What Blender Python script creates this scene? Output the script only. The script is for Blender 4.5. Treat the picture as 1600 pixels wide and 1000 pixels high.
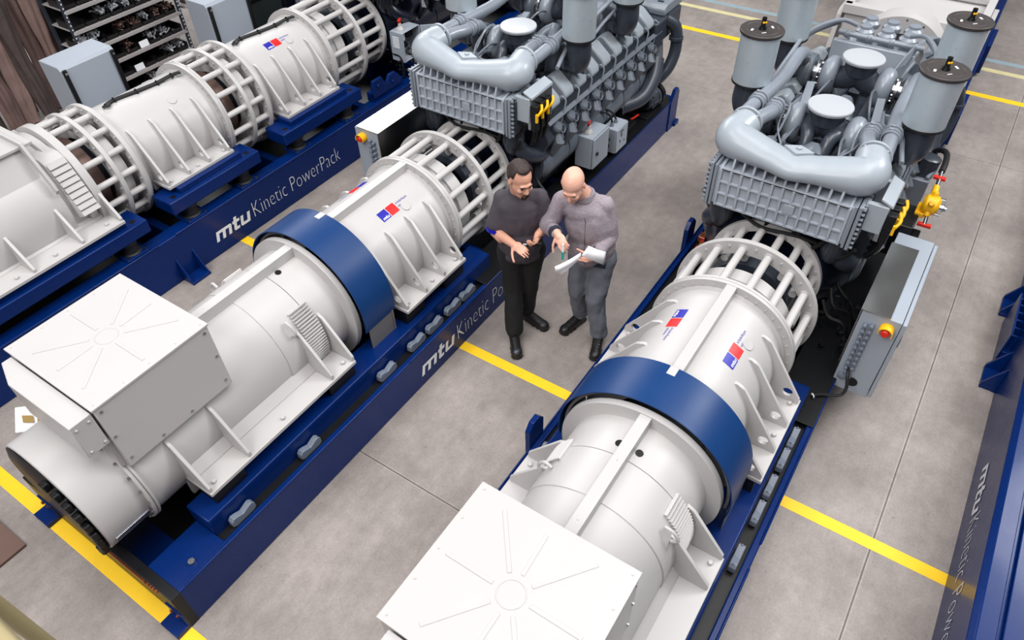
import bpy, bmesh, math, random
from mathutils import Vector, Matrix, Quaternion, noise
V = Vector
PI = math.pi
S = bpy.context.scene
for o in list(bpy.data.objects):
    bpy.data.objects.remove(o)
COL = S.collection

# ------------------------------------------------------------------ camera
def make_camera():
    f = 1129.55                       # focal length in pixels of a 1600 px wide frame
    va, vb = (1877.0, -667.0), (-1530.0, -557.0)   # vanishing points of the hall's two floor directions
    d = lambda v: V((v[0]-800, -(v[1]-500), -f)).normalized()
    X = d(va); Y = d(vb); Z = X.cross(Y).normalized(); Y = Z.cross(X)
    cam = bpy.data.cameras.new('camera'); co = bpy.data.objects.new('camera', cam); COL.objects.link(co)
    M = Matrix((X, Y, Z)).to_4x4(); M.translation = V((0, 0, 4.4))
    co.matrix_world = M
    cam.sensor_width = 36; cam.lens = f*36/1600; cam.clip_start = .05; cam.clip_end = 200
    cam.dof.use_dof = True; cam.dof.focus_distance = 5.2; cam.dof.aperture_fstop = 4.0
    S.camera = co
make_camera()
# ------------------------------------------------------------------ world, lamps, exposure
w = bpy.data.worlds.new('hall_light'); S.world = w; w.use_nodes = True
bg = w.node_tree.nodes['Background']; bg.inputs[0].default_value = (.93, .96, 1, 1); bg.inputs[1].default_value = .13
def area(name, loc, target, sx, sy, power, color=(1, 1, 1)):
    l = bpy.data.lights.new(name, 'AREA'); l.shape = 'RECTANGLE'; l.size = sx; l.size_y = sy; l.energy = power; l.color = color
    o = bpy.data.objects.new(name, l); COL.objects.link(o); o.location = loc
    o.rotation_euler = (V(target)-V(loc)).to_track_quat('-Z', 'Y').to_euler()
    return o
area('roof_and_fill_light', (11.0, -5.5, 9.5), (5, -1, .5), 4.4, 3.0, 980, (.95, .98, 1))
area('roof_and_fill_light', (3.5, -1.3, 13), (3.2, 1.5, 0), 12, 7.0, 1750, (1, .985, .975))
area('roof_and_fill_light', (15.5, 13.5, 9.5), (8, 6, 0), 7, 7, 800, (.96, .98, 1))
area('roof_and_fill_light', (12.5, 19, 12), (5, 8, 0), 8, 4.0, 900, (.97, .98, 1))
S.view_settings.view_transform = 'Standard'; S.view_settings.look = 'None'
S.view_settings.exposure = -0.22; S.view_settings.gamma = 1; S.view_settings.use_curve_mapping = False

area('roof_and_fill_light', (1.0, 7.2, 13), (2.0, 6.2, 0), 8, 3.5, 650, (.98, .99, 1))  # added fill to brighten the left-hand machine's whites, no known roof lamp
area('roof_and_fill_light', (-6.5, 3, 12), (3, 2.5, .8), 8, 5, 1500, (1, .98, .97))  # added fill from behind the camera for the near-facing sides, no roof lamp
# ------------------------------------------------------------------ materials
def srgb(r, g, b):
    f = lambda c: (c/255/12.92) if c/255 <= .04045 else ((c/255+.055)/1.055)**2.4
    return (f(r), f(g), f(b), 1)
def mat(name, col, rough=.5, metal=0, coat=0, var=.06, scale=6, bump=0, bscale=60, spec=.5, coatr=.08):
    m = bpy.data.materials.new(name); m.use_nodes = True; nt = m.node_tree; N = nt.nodes; L = nt.links
    p = N['Principled BSDF']
    tc = N.new('ShaderNodeTexCoord'); nz = N.new('ShaderNodeTexNoise'); nz.inputs['Scale'].default_value = scale; nz.inputs['Detail'].default_value = 5
    L.new(tc.outputs['Object'], nz.inputs['Vector'])
    mx = N.new('ShaderNodeMix'); mx.data_type = 'RGBA'
    mx.inputs[6].default_value = tuple(min(1, c*(1-var)) for c in col[:3])+(1,)
    mx.inputs[7].default_value = tuple(min(1, c*(1+var)) for c in col[:3])+(1,)
    L.new(nz.outputs['Fac'], mx.inputs[0]); L.new(mx.outputs[2], p.inputs['Base Color'])
    mr = N.new('ShaderNodeMapRange'); mr.inputs[3].default_value = max(.02, rough-.06); mr.inputs[4].default_value = min(1, rough+.06)
    L.new(nz.outputs['Fac'], mr.inputs[0]); L.new(mr.outputs[0], p.inputs['Roughness'])
    p.inputs['Metallic'].default_value = metal; p.inputs['Coat Weight'].default_value = coat; p.inputs['Coat Roughness'].default_value = coatr
    p.inputs['Specular IOR Level'].default_value = spec
    if bump:
        n2 = N.new('ShaderNodeTexNoise'); n2.inputs['Scale'].default_value = bscale; n2.inputs['Detail'].default_value = 3
        L.new(tc.outputs['Object'], n2.inputs['Vector'])
        b = N.new('ShaderNodeBump'); b.inputs['Strength'].default_value = bump; b.inputs['Distance'].default_value = .004
        L.new(n2.outputs['Fac'], b.inputs['Height']); L.new(b.outputs[0], p.inputs['Normal'])
    return m
WHITE = mat('white_machine_paint', srgb(187, 184, 183), .40, coat=.06, var=.02, coatr=.2, spec=.35)
NAVY = mat('navy_gloss_paint', srgb(3, 35, 94), .28, coat=.12, var=.08, coatr=.09, spec=.17)
BAND = mat('navy_satin_sheet', srgb(12, 54, 106), .38, var=.04, spec=.3)
BLACK = mat('black_paint', srgb(14, 15, 18), .42, coat=.05, var=.2, spec=.3)
RUBBER = mat('black_rubber', srgb(22, 22, 24), .6, var=.2)
PADR = mat('grey_rubber_pad', srgb(112, 120, 134), .45, var=.1)
PALEG = mat('pale_engine_grey', srgb(158, 166, 174), .36, coat=.2, var=.05, coatr=.2)
GREYM = mat('mid_engine_grey', srgb(98, 105, 115), .38, coat=.25, var=.08, coatr=.2)
GREY = mat('engine_grey_paint', srgb(130, 137, 147), .34, coat=.35, var=.05, coatr=.2)
GREYD = mat('engine_dark_grey', srgb(52, 58, 68), .38, coat=.25, var=.1)
GREYC = mat('cast_engine_grey', srgb(166, 173, 183), .42, coat=.2, var=.06, bump=.35, bscale=260)
CABG = mat('cabinet_blue_grey', srgb(156, 164, 175), .4, var=.03)
DKNAVY = mat('dark_navy_engine_paint', srgb(12, 18, 34), .35, coat=.3, var=.2)
STEEL = mat('bright_steel', srgb(190, 190, 192), .22, metal=1, var=.08)
BRUSH = mat('brushed_steel_sheet', srgb(182, 180, 178), .25, metal=1, var=.05, scale=3)
ZINC = mat('zinc_bolt', srgb(176, 178, 182), .3, metal=1)
FILTM = mat('perforated_filter_metal', srgb(206, 217, 224), .30, metal=.55, var=.05, scale=25, bump=.5, bscale=420)
CAPW = mat('pale_blanking_cap', srgb(178, 181, 186), .35, coat=.2, var=.02)
BROWNC = mat('dull_brown_rotor', srgb(120, 96, 88), .45, metal=.5, var=.3)
FILTC = mat('brown_black_filter_cap', srgb(60, 54, 53), .5, var=.15)
YEL = mat('yellow_plastic', srgb(246, 184, 10), .4, var=.06)
REDM = mat('red_plastic', srgb(222, 38, 16), .4, var=.05)
COPPER = mat('copper_bar', srgb(196, 120, 92), .3, metal=1, var=.1)
LETTER = mat('white_lettering', srgb(236, 238, 242), .5, var=.01)
LBLUE = mat('sticker_blue', srgb(14, 8, 158), .4, var=.02)
LRED = mat('sticker_red', srgb(226, 6, 16), .4, var=.02)
YLINE = mat('yellow_floor_paint', srgb(252, 200, 30), .55, var=.1, scale=9)
YPALE = mat('faded_yellow_floor_paint', srgb(206, 196, 150), .6, var=.12, scale=9)
BPALE = mat('faded_blue_floor_paint', srgb(142, 160, 168), .6, var=.12, scale=9)
SKIN = mat('skin', srgb(216, 160, 136), .5, var=.1, scale=18)
SKIN2 = mat('pale_skin', srgb(226, 172, 150), .45, var=.08, scale=18)
HAIR = mat('dark_brown_hair', srgb(50, 36, 33), .55, var=.35, scale=60, bump=.8, bscale=180)
TEE = mat('charcoal_tshirt_cloth', srgb(72, 66, 74), .85, var=.14, scale=10, bump=.3, bscale=120)
JACK = mat('grey_heather_jacket_cloth', srgb(148, 138, 146), .9, var=.75, scale=150, bump=.4, bscale=160)
JEANS = mat('grey_denim', srgb(108, 112, 122), .85, var=.25, scale=12, bump=.4, bscale=140)
TROUS = mat('black_work_trousers', srgb(20, 20, 22), .85, var=.25, bump=.3)
BOOT = mat('black_boot_leather', srgb(26, 24, 25), .45, var=.2)
COLLAR = mat('dark_blue_knit', srgb(34, 40, 58), .8)
PAPER = mat('white_paper', srgb(240, 238, 242), .7, var=.01)
TEAL = mat('teal_plastic', srgb(24, 150, 140), .4)
TARP = mat('brown_tarpaulin', srgb(108, 86, 82), .7, var=.55, scale=4, bump=.9, bscale=22)
TARP2 = mat('dark_tarpaulin', srgb(74, 63, 61), .75, var=.5, scale=6, bump=.9, bscale=22)
TARP3 = mat('pale_tarpaulin', srgb(132, 108, 102), .7, var=.45, scale=5, bump=.9, bscale=22)
PRINT = mat('ochre_print', srgb(150, 124, 62), .6)
SHELFM = mat('galvanised_shelf_steel', srgb(186, 180, 180), .45, metal=.3, var=.1)
BINM = mat('black_plastic_bin', srgb(34, 32, 34), .5, var=.1)
BEIGE = mat('beige_rail_paint', srgb(150, 136, 98), .45, var=.08)
BROWNB = mat('brown_board', srgb(104, 80, 72), .75, var=.1)
DGREEN = mat('dark_green_panel', srgb(40, 48, 48), .5, var=.1)
MESH = mat('dark_wire_mesh', srgb(132, 130, 128), .5, metal=.5, bump=.8, bscale=500)
BRASS = mat('brass', srgb(190, 140, 50), .3, metal=1)
def floor_mat():
    m = bpy.data.materials.new('polished_concrete'); m.use_nodes = True; nt = m.node_tree; N = nt.nodes; L = nt.links; p = N['Principled BSDF']
    tc = N.new('ShaderNodeTexCoord')
    def nz(sc, det, rough=.6, sx=1, sy=1):
        mp = N.new('ShaderNodeMapping'); mp.inputs['Scale'].default_value = (sx, sy, 1); L.new(tc.outputs['Object'], mp.inputs[0])
        n = N.new('ShaderNodeTexNoise'); n.inputs['Scale'].default_value = sc; n.inputs['Detail'].default_value = det; n.inputs['Roughness'].default_value = rough
        L.new(mp.outputs[0], n.inputs['Vector']); return n.outputs['Fac']
    def mapr(s, a, b, c, d):
        r = N.new('ShaderNodeMapRange'); r.inputs[1].default_value = a; r.inputs[2].default_value = b; r.inputs[3].default_value = c; r.inputs[4].default_value = d
        L.new(s, r.inputs[0]); return r.outputs[0]
    def math_(op, a, b):
        k = N.new('ShaderNodeMath'); k.operation = op
        for i, x in enumerate((a, b)):
            if isinstance(x, (int, float)): k.inputs[i].default_value = x
            else: L.new(x, k.inputs[i])
        return k.outputs[0]
    big = mapr(nz(1.3, 7, .66), .35, .68, .74, 1.14)
    mid = mapr(nz(9, 9, .75), .3, .7, .84, 1.12)
    fine = mapr(nz(60, 5, .75), .3, .7, .86, 1.12)
    streak = mapr(nz(5, 5, .6, .35, 2.5), .35, .7, .94, 1.05)
    sp = N.new('ShaderNodeTexNoise'); sp.inputs['Scale'].default_value = 26; sp.inputs['Detail'].default_value = 2; L.new(tc.outputs['Object'], sp.inputs['Vector'])
    spot = mapr(sp.outputs['Fac'], .70, .76, 1, .72)
    v = math_('MULTIPLY', math_('MULTIPLY', big, mid), math_('MULTIPLY', fine, math_('MULTIPLY', streak, spot)))
    sep = N.new('ShaderNodeSeparateXYZ'); L.new(tc.outputs['Object'], sep.inputs[0])
    def joint(axis, pos):                      # sawn slab joint: dark groove with pale filler beside it
        dd = math_('ABSOLUTE', math_('SUBTRACT', sep.outputs[axis], pos), 0)
        return mapr(dd, .003, .007, .30, 1), mapr(dd, .010, .016, 1.25, 1)
    for ax, pos in ((0, 1.88), (1, -.60), (0, 8.3), (1, 10.4), (0, -4)):
        a, b = joint(ax, pos); v = math_('MULTIPLY', v, math_('MULTIPLY', a, b))
    mx = N.new('ShaderNodeMix'); mx.data_type = 'RGBA'; mx.blend_type = 'MULTIPLY'; mx.inputs[0].default_value = 1
    mx.inputs[6].default_value = srgb(152, 143, 138); L.new(v, mx.inputs[7]); L.new(mx.outputs[2], p.inputs['Base Color'])
    L.new(mapr(nz(3, 5), .3, .7, .42, .62), p.inputs['Roughness']); p.inputs['Specular IOR Level'].default_value = .4
    b = N.new('ShaderNodeBump'); b.inputs['Strength'].default_value = .12; b.inputs['Distance'].default_value = .003; L.new(nz(70, 4), b.inputs['Height']); L.new(b.outputs[0], p.inputs['Normal'])
    return m

# ------------------------------------------------------------------ mesh helpers
def frame(d):
    d = V(d).normalized(); a = V((0, 0, 1)) if abs(d.z) < .9 else V((1, 0, 0))
    u = d.cross(a).normalized(); return d, u, d.cross(u)
ORG = {}
SPLIT = set('bolt flange_bolt foot_shim plenum_flange support_bracket edge_rail lifting_hole lace_eyelet valve_handle tap oil_line sensor_line vent_line harness bolt_hole cable_plug cable_gland cable rail_post fuel_fitting plier_handle pipe_stub'.split())
class MB:
    def __init__(s): s.v = []; s.f = []
    def add(s, vs, fs):
        n = len(s.v); s.v += [V(p) for p in vs]; s.f += [tuple(i+n for i in f) for f in fs]; return s
    def box(s, x0, x1, y0, y1, z0, z1, M=None):
        vs = [V((x, y, z)) for x in (x0, x1) for y in (y0, y1) for z in (z0, z1)]
        if M is not None: vs = [M @ p for p in vs]
        return s.add(vs, [(0, 1, 3, 2), (4, 6, 7, 5), (0, 4, 5, 1), (2, 3, 7, 6), (0, 2, 6, 4), (1, 5, 7, 3)])
    def obox(s, c, ax, ay, az):
        """box at c with half-axis vectors"""
        c = V(c); ax = V(ax); ay = V(ay); az = V(az)
        vs = [c+ax*i+ay*j+az*k for i in (-1, 1) for j in (-1, 1) for k in (-1, 1)]
        return s.add(vs, [(0, 1, 3, 2), (4, 6, 7, 5), (0, 4, 5, 1), (2, 3, 7, 6), (0, 2, 6, 4), (1, 5, 7, 3)])
    def tube(s, pts, r, seg=12, cap=True, closed=False, flat=None):
        pts = [V(p) for p in pts]; n = len(pts); rs = r if isinstance(r, (list, tuple)) else [r]*n
        t = [((pts[(i+1) % n] if closed or i < n-1 else pts[i])-(pts[i-1] if closed or i > 0 else pts[i])).normalized() for i in range(n)]
        _, u, _ = frame(t[0]); vs = []; fs = []
        for i in range(n):
            if i: q = t[i-1].rotation_difference(t[i]); u = q @ u
            w_ = t[i].cross(u)
            for k in range(seg):
                a = 2*PI*k/seg; q = (u*math.cos(a)+w_*math.sin(a))*rs[i]; q.z *= flat[i] if flat else 1; vs.append(pts[i]+q)
        for i in range(n if closed else n-1):
            for k in range(seg):
                a, b = i*seg, ((i+1) % n)*seg; k2 = (k+1) % seg
                fs.append((a+k, a+k2, b+k2, b+k))
        if cap and not closed: fs += [tuple(reversed(range(seg))), tuple(range((n-1)*seg, n*seg))]
        return s.add(vs, fs)
    def cyl(s, p0, p1, r, r2=None, seg=20): return s.tube([p0, p1], [r, r if r2 is None else r2], seg)
    def curve(s, pts, r, seg=10, n=6, flat=None):
        """smooth tube through control points"""
        P = [V(p) for p in pts]; rr = r if isinstance(r, (list, tuple)) else [r]*len(P); out = []; ro = []; fo = []; fl = flat or [1]*len(P)
        for i in range(len(P)-1):
            p0 = P[max(0, i-1)]; p1 = P[i]; p2 = P[i+1]; p3 = P[min(len(P)-1, i+2)]
            for k in range(n):
                t = k/n; out.append(.5*((2*p1)+(p2-p0)*t+(2*p0-5*p1+4*p2-p3)*t*t+(3*p1-p0-3*p2+p3)*t**3)); ro.append(rr[i]*(1-t)+rr[i+1]*t); fo.append(fl[i]*(1-t)+fl[i+1]*t)
        out.append(P[-1]); ro.append(rr[-1]); fo.append(fl[-1]); return s.tube(out, ro, seg, flat=fo)
    def lathe(s, prof, o, d, seg=48, a0=0, a1=2*PI, up=None):
        """profile of (t, r) swept round axis d; up = direction of angle 0"""
        o = V(o); d = V(d).normalized(); u = frame(d)[1] if up is None else V(up); w_ = d.cross(u); full = abs(a1-a0) > 2*PI-1e-4
        n = seg if full else seg+1; vs = []; fs = []
        for (t, r) in prof:
            for k in range(n):
                a = a0+(a1-a0)*k/seg; vs.append(o+d*t+(u*math.cos(a)+w_*math.sin(a))*r)
        for i in range(len(prof)-1):
            for k in range(seg):
                k2 = (k+1) % n; fs.append((i*n+k, i*n+k2, (i+1)*n+k2, (i+1)*n+k))
        return s.add(vs, fs)
    def ring(s, o, d, t0, t1, ri, ro, seg=48, a0=0, a1=2*PI, up=None):
        s.lathe([(t0, ri), (t0, ro), (t1, ro), (t1, ri), (t0, ri)], o, d, seg, a0, a1, up)
        if abs(a1-a0) < 2*PI-1e-4:
            n0 = len(s.v)-5*(seg+1)
            for e in (0, seg): s.f.append(tuple(n0+i*(seg+1)+e for i in range(4)))
        return s
    def prism(s, poly, fn, d0, d1):
        """2-D polygon extruded between d0 and d1 through fn(u, v, d)"""
        n = len(poly); vs = [fn(u, v, d0) for u, v in poly]+[fn(u, v, d1) for u, v in poly]
        fs = [tuple(reversed(range(n))), tuple(range(n, 2*n))]+[(i, (i+1) % n, n+(i+1) % n, n+i) for i in range(n)]
        return s.add(vs, fs)
    def torus(s, c, d, R, r, seg=28, rs=10, a0=0, a1=2*PI, up=None):
        return s.lathe([(r*math.sin(2*PI*k/rs), R+r*math.cos(2*PI*k/rs)) for k in range(rs+1)], c, d, seg, a0, a1, up)
    def ball(s, c, r, seg=16):
        r = r if isinstance(r, (tuple, list)) else (r, r, r); c = V(c); rings = seg//2; vs = []; fs = []
        for i in range(rings+1):
            th = PI*i/rings
            for k in range(seg):
                a = 2*PI*k/seg; vs.append(c+V((r[0]*math.sin(th)*math.cos(a), r[1]*math.sin(th)*math.sin(a), r[2]*math.cos(th))))
        for i in range(rings):
            for k in range(seg): fs.append((i*seg+k, (i+1)*seg+k, (i+1)*seg+(k+1) % seg, i*seg+(k+1) % seg))
        return s.add(vs, fs)
    def bolt(s, p, d, r=.012, h=.012):
        d, u, w_ = frame(d); p = V(p); return s.tube([p-d*.002, p+d*h], [r, r], 6)
    def islands(s):
        p = list(range(len(s.v)))
        def find(a):
            while p[a] != a: p[a] = p[p[a]]; a = p[a]
            return a
        for f in s.f:
            r = find(f[0])
            for i in f[1:]: p[find(i)] = r
        g = {}
        for f in s.f: g.setdefault(find(f[0]), []).append(f)
        out = []
        for fs in g.values():
            ids = sorted({i for f in fs for i in f}); mp = {a: b for b, a in enumerate(ids)}
            out.append(MB().add([s.v[i] for i in ids], [tuple(mp[i] for i in f) for f in fs]))
        return out
    def build(s, name, m, parent=None, **k):
        if parent is not None and name in SPLIT:          # every such piece is a part of its own
            return [q._build(name, m, parent, **k) for q in s.islands()][-1]
        return s._build(name, m, parent, **k)
    def _build(s, name, m, parent=None, bevel=0, smooth=35, kind=None, label=None, base=None):
        org = V(ORG.get(parent.name, (0, 0, 0))) if parent is not None else V(base or (0, 0, 0))
        me = bpy.data.meshes.new(name); me.from_pydata([tuple(p-org) for p in s.v], [], s.f); me.materials.append(m)
        bm = bmesh.new(); bm.from_mesh(me); bmesh.ops.remove_doubles(bm, verts=bm.verts, dist=1e-5)
        bmesh.ops.recalc_face_normals(bm, faces=bm.faces); bm.to_mesh(me); bm.free()
        if smooth: me.shade_smooth(); me.set_sharp_from_angle(angle=math.radians(smooth))
        o = bpy.data.objects.new(name, me); COL.objects.link(o)
        if parent is not None: o.parent = parent; ORG[o.name] = org
        else: o.location = org; ORG[o.name] = org
        if bevel:
            b = o.modifiers.new('bevel', 'BEVEL'); b.width = bevel; b.segments = 2; b.limit_method = 'ANGLE'; b.angle_limit = math.radians(40); b.use_clamp_overlap = True
        if kind: o['kind'] = kind
        if label: o['label'] = label
        return o
def thing(name, base, label, cat, group=None):
    o = bpy.data.objects.new(name, None); o.empty_display_size = .1; COL.objects.link(o); o.location = base; ORG[o.name] = V(base)
    o['label'] = label; o['category'] = cat
    if group: o['group'] = group
    return o
def tag(o, label, cat, group=None):
    o['label'] = label; o['category'] = cat
    if group: o['group'] = group
    return o
def copy_tree(o, parent=None):
    c = o.copy(); COL.objects.link(c)
    if parent is not None: c.parent = parent
    for ch in o.children: copy_tree(ch, c)
    return c
def shift(o, d): o.location = V(o.location)+V(d); return o
TXT = {}
def text2d(s, size=1, shear=0, offset=0, space=1):
    key = (s, size, shear, offset, space)
    if key not in TXT:
        c = bpy.data.curves.new('t', 'FONT'); c.body = s; c.size = size; c.shear = shear; c.offset = offset; c.space_character = space; c.resolution_u = 3
        o = bpy.data.objects.new('t', c); COL.objects.link(o); dg = bpy.context.evaluated_depsgraph_get()
        me = bpy.data.meshes.new_from_object(o.evaluated_get(dg))
        vs = [(p.co.x, p.co.y) for p in me.vertices]; fs = [tuple(p.vertices) for p in me.polygons]
        bpy.data.objects.remove(o); bpy.data.curves.remove(c); bpy.data.meshes.remove(me)
        x0 = min(v[0] for v in vs); vs = [(v[0]-x0, v[1]) for v in vs]; TXT[key] = (vs, fs, max(v[0] for v in vs))
    return TXT[key]
def put_text(mb, s, fn, width=None, size=1, **k):
    vs, fs, wd = text2d(s, size, **k); sx = 1 if width is None else width/wd
    return mb.add([fn(u*sx, v) for u, v in vs], fs)
def mtu_logo():
    """bold slanted three-letter word mark, x-height .75, from straight strokes"""
    B = [[(0, 0), (.24, 0), (.24, .54), (.53, .54), (.53, 0), (.77, 0), (.77, .54), (1.06, .54), (1.06, 0), (1.30, 0), (1.30, .66), (1.21, .75), (0, .75)],
         [(1.52, .1), (1.62, 0), (2.0, 0), (2.0, .21), (1.76, .21), (1.76, .54), (2.0, .54), (2.0, .75), (1.76, .75), (1.76, 1.0), (1.52, 1.0), (1.52, .75), (1.40, .75), (1.40, .54), (1.52, .54)],
         [(2.12, .1), (2.22, 0), (2.94, 0), (2.94, .75), (2.70, .75), (2.70, .21), (2.36, .21), (2.36, .75), (2.12, .75)]]
    return [[(u+.22*v, v) for u, v in q] for q in B]
def put_logo(mb, fn, h):
    for q in mtu_logo(): mb.add([fn(u*h, v*h) for u, v in q], [tuple(range(len(q)))])
    return mb
# ------------------------------------------------------------------ setting
MB().box(-12, 24, -14, 20, -.1, 0).build('floor', floor_mat(), kind='structure')
def line(name, m, x0, x1, y0, y1, label):
    tag(MB().box(x0, x1, y0, y1, -.002, .0015).build('floor_marking', m, base=((x0+x1)/2, (y0+y1)/2, 0)), label, 'floor marking')
line('y', YLINE, .265, .355, -.2, 9, 'yellow painted floor line running under the near ends of the skids')
line('y', YLINE, 3.095, 3.185, -4.5, 6.9, 'yellow painted floor line crossing the hall below the two men')
line('y', YLINE, 9.78, 9.88, -5, 9, 'bright yellow floor line at the far side of the hall behind the engines')
line('y', YPALE, 10.53, 10.63, -5, 9, 'faded pale yellow floor line just beyond the bright yellow one')
line('y', BPALE, 10.83, 10.93, -5, 9, 'faded grey-blue floor line farthest up the picture')

AY, AZ = .77, .785                   # machine axis inside a skid: 0.77 m in from its right face
def pol(x, r, a, az=AZ, dy=0):       # a point on the machine's cylinder: a in degrees from the top towards the right-hand side
    a = math.radians(a); return V((x, AY+dy-r*math.sin(a), az+r*math.cos(a)))
XD = V((1, 0, 0)); UP = V((0, 0, 1))

# ------------------------------------------------------------------ skids
def lettering(parent, OY, x0, z0, flip=False):
    s = -1 if flip else 1
    fn = lambda dx, y: (lambda u, v: V((x0+s*(u+dx), y, z0+v)))
    y = 1.533 if flip else -.003
    m = MB(); put_logo(m, fn(0, y), .140); m.build('logo_lettering', LETTER, parent, smooth=0, label='white slanted mtu word mark')
    m = MB(); put_text(m, 'Kinetic PowerPack', fn(.475, y), 1.21, .245, offset=-.006); m.build('lettering', LETTER, parent, smooth=0, label='thin white Kinetic PowerPack lettering')
def skid(label, OY, h, x0, x1, pads=True, lets=None, right_lug=None):
    t = thing('base_frame', (x0, .77, 0), label, 'machine base frame')
    for sgn in (0, 1):
        fy = (lambda u: u) if not sgn else (lambda u: 1.53-u)
        # channel section of one long side beam
        fw = .045 if pads else .15
        prof = [(0, 0), (.15, 0), (.15, .025), (.03, .025), (.03, h-.03), (fw, h-.03), (fw, h), (0, h)]
        MB().prism(prof, lambda u, v, d: V((d, fy(u), v)), x0, x1).build('side_beam', NAVY, t, bevel=.009)
        if pads: MB().box(x0+.42, x1-.1, *sorted((fy(.03), fy(.14))), h-.045, h-.03).build('gutter', BLACK, t)  # black colour stands in for the deep shade in the gutter
        if pads: MB().box(x0+.05, x0+.42, *sorted((fy(.03), fy(.30))), h-.03, h-.001).build('corner_plate', NAVY, t, bevel=.004)
        m = MB()
        for a, b in ((x0+.1, 2.34), (2.52, x1-.1)): m.box(a, b, *sorted((fy(-.006), fy(.010))), h-.010, h+.012)
        m.build('edge_rail', NAVY, t, bevel=.008)
    MB().box(x0-.004, x0+.06, -.001, 1.531, .0, h+.002).build('end_beam', BLACK, t, bevel=.004)
    MB().box(x1-.06, x1, .02, 1.51, .03, h-.02).build('end_beam', NAVY, t, bevel=.004)
    for xx in (2.55, 3.9, 5.2, 6.3):
        MB().box(xx, xx+.08, .03, 1.50, .03, h-.08).build('cross_member', NAVY, t, bevel=.004)
    MB().box(x0+.06, x1-.06, .03, 1.50, .02, .035).build('drip_tray', BLACK, t)
    MB().box(x0+.06, x0+.30, .05, 1.48, .06, .075).build('end_plate', NAVY, t, bevel=.003)
    if pads: MB().box(3.53, x1-.1, .004, .30, h+.003, h+.012).build('tread_plate', BLACK, t, bevel=.003, label='black cover plate along the right-hand beam')
    b = MB()
    for i in range(2): b.bolt((x0+.22, .09+1.35*i, h), UP, .022, .022)
    b.build('bolt', ZINC, t)
    for yy in (0.0, 1.36):
        f = MB().box(x0-.10, x0, yy, yy+.16, 0, .04).box(x0-.015, x0, yy, yy+.16, .03, .16).build('support_foot', NAVY, t, bevel=.004)
        m = MB(); m.bolt((x0-.015, yy+.05, .12), (-1, 0, 0)); m.bolt((x0-.015, yy+.11, .12), (-1, 0, 0)); m.build('bolt', COPPER, f)
    m = MB().box(x0-.016, x0-.004, .24, 1.05, h-.035, h-.008)
    for yy in (.13, .155, .18, .205): m.box(x0-.016, x0-.004, yy, yy+.015, h-.032, h-.011)
    m.build('earthing_bar', COPPER, t, label='copper earthing bar')
    if lets: lettering(t, OY, *lets)
    for (xx, side) in ([(2.36, 1), (4.88, 1)] if pads else []) + ([(right_lug, 0)] if right_lug else []):
        y0, y1 = ((1.53, 1.57) if side else (-.045, 0)); hh = h+.22 if side else h+.0
        m = MB(); m.prism([(0, .02), (.17, .02), (.17, hh-.06), (.12, hh), (.05, hh), (0, hh-.06)], lambda u, v, d: V((xx+u, d, v)), y0, y1)
        m.build('lifting_lug', NAVY, t, bevel=.004)
    return t
def pad_mounts(t, xs, h):
    for side in (0, 1):
        yy = .088 if not side else 1.53-.088
        MB().box(.78, 3.75, *((.12, .33) if not side else (1.20, 1.41)), h-.05, .50).build('inner_rail', NAVY, t, bevel=.010)
        m = MB()
        for a, b in ((.9, 1.14), (1.9, 2.15), (2.73, 2.95), (3.2, 3.45)): m.box(a, b, *((.17, .32) if not side else (1.21, 1.36)), .50, .632)
        m.build('foot_shim', BLACK, t, bevel=.004)
        for xx in xs:
            m = MB(); pts = [(-.092, .012), (-.07, 0), (.07, 0), (.092, .012), (.09, .045), (.07, .062), (.04, .056), (0, .042), (-.04, .056), (-.07, .062), (-.09, .045)]
            m.prism(pts, lambda u, v, d: V((xx+u, d, h-.028+v*1.25)), yy-.022, yy+.022)
            m.bolt((xx-.07, yy, h+.05), UP, .008, .006); m.bolt((xx+.07, yy, h+.05), UP, .008, .006)
            m.build('rubber_mount', PADR, t, bevel=.008)
PADX = (.97, 1.56, 2.36, 2.71, 2.93, 3.17, 3.37)
def end_post(t, x1):
    for yy in (-.012, 1.502):
        m = MB().prism([(0, 0), (.2, 0), (.2, .43), (.16, .48), (.09, .48), (.05, .42), (0, .36)], lambda u, v, d: V((x1-.2+u, d, v)), yy, yy+.04)
        m.box(x1-.05, x1+.06, yy-.02, yy+.04, 0, .05); m.build('end_post', NAVY, t, bevel=.004)

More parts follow.
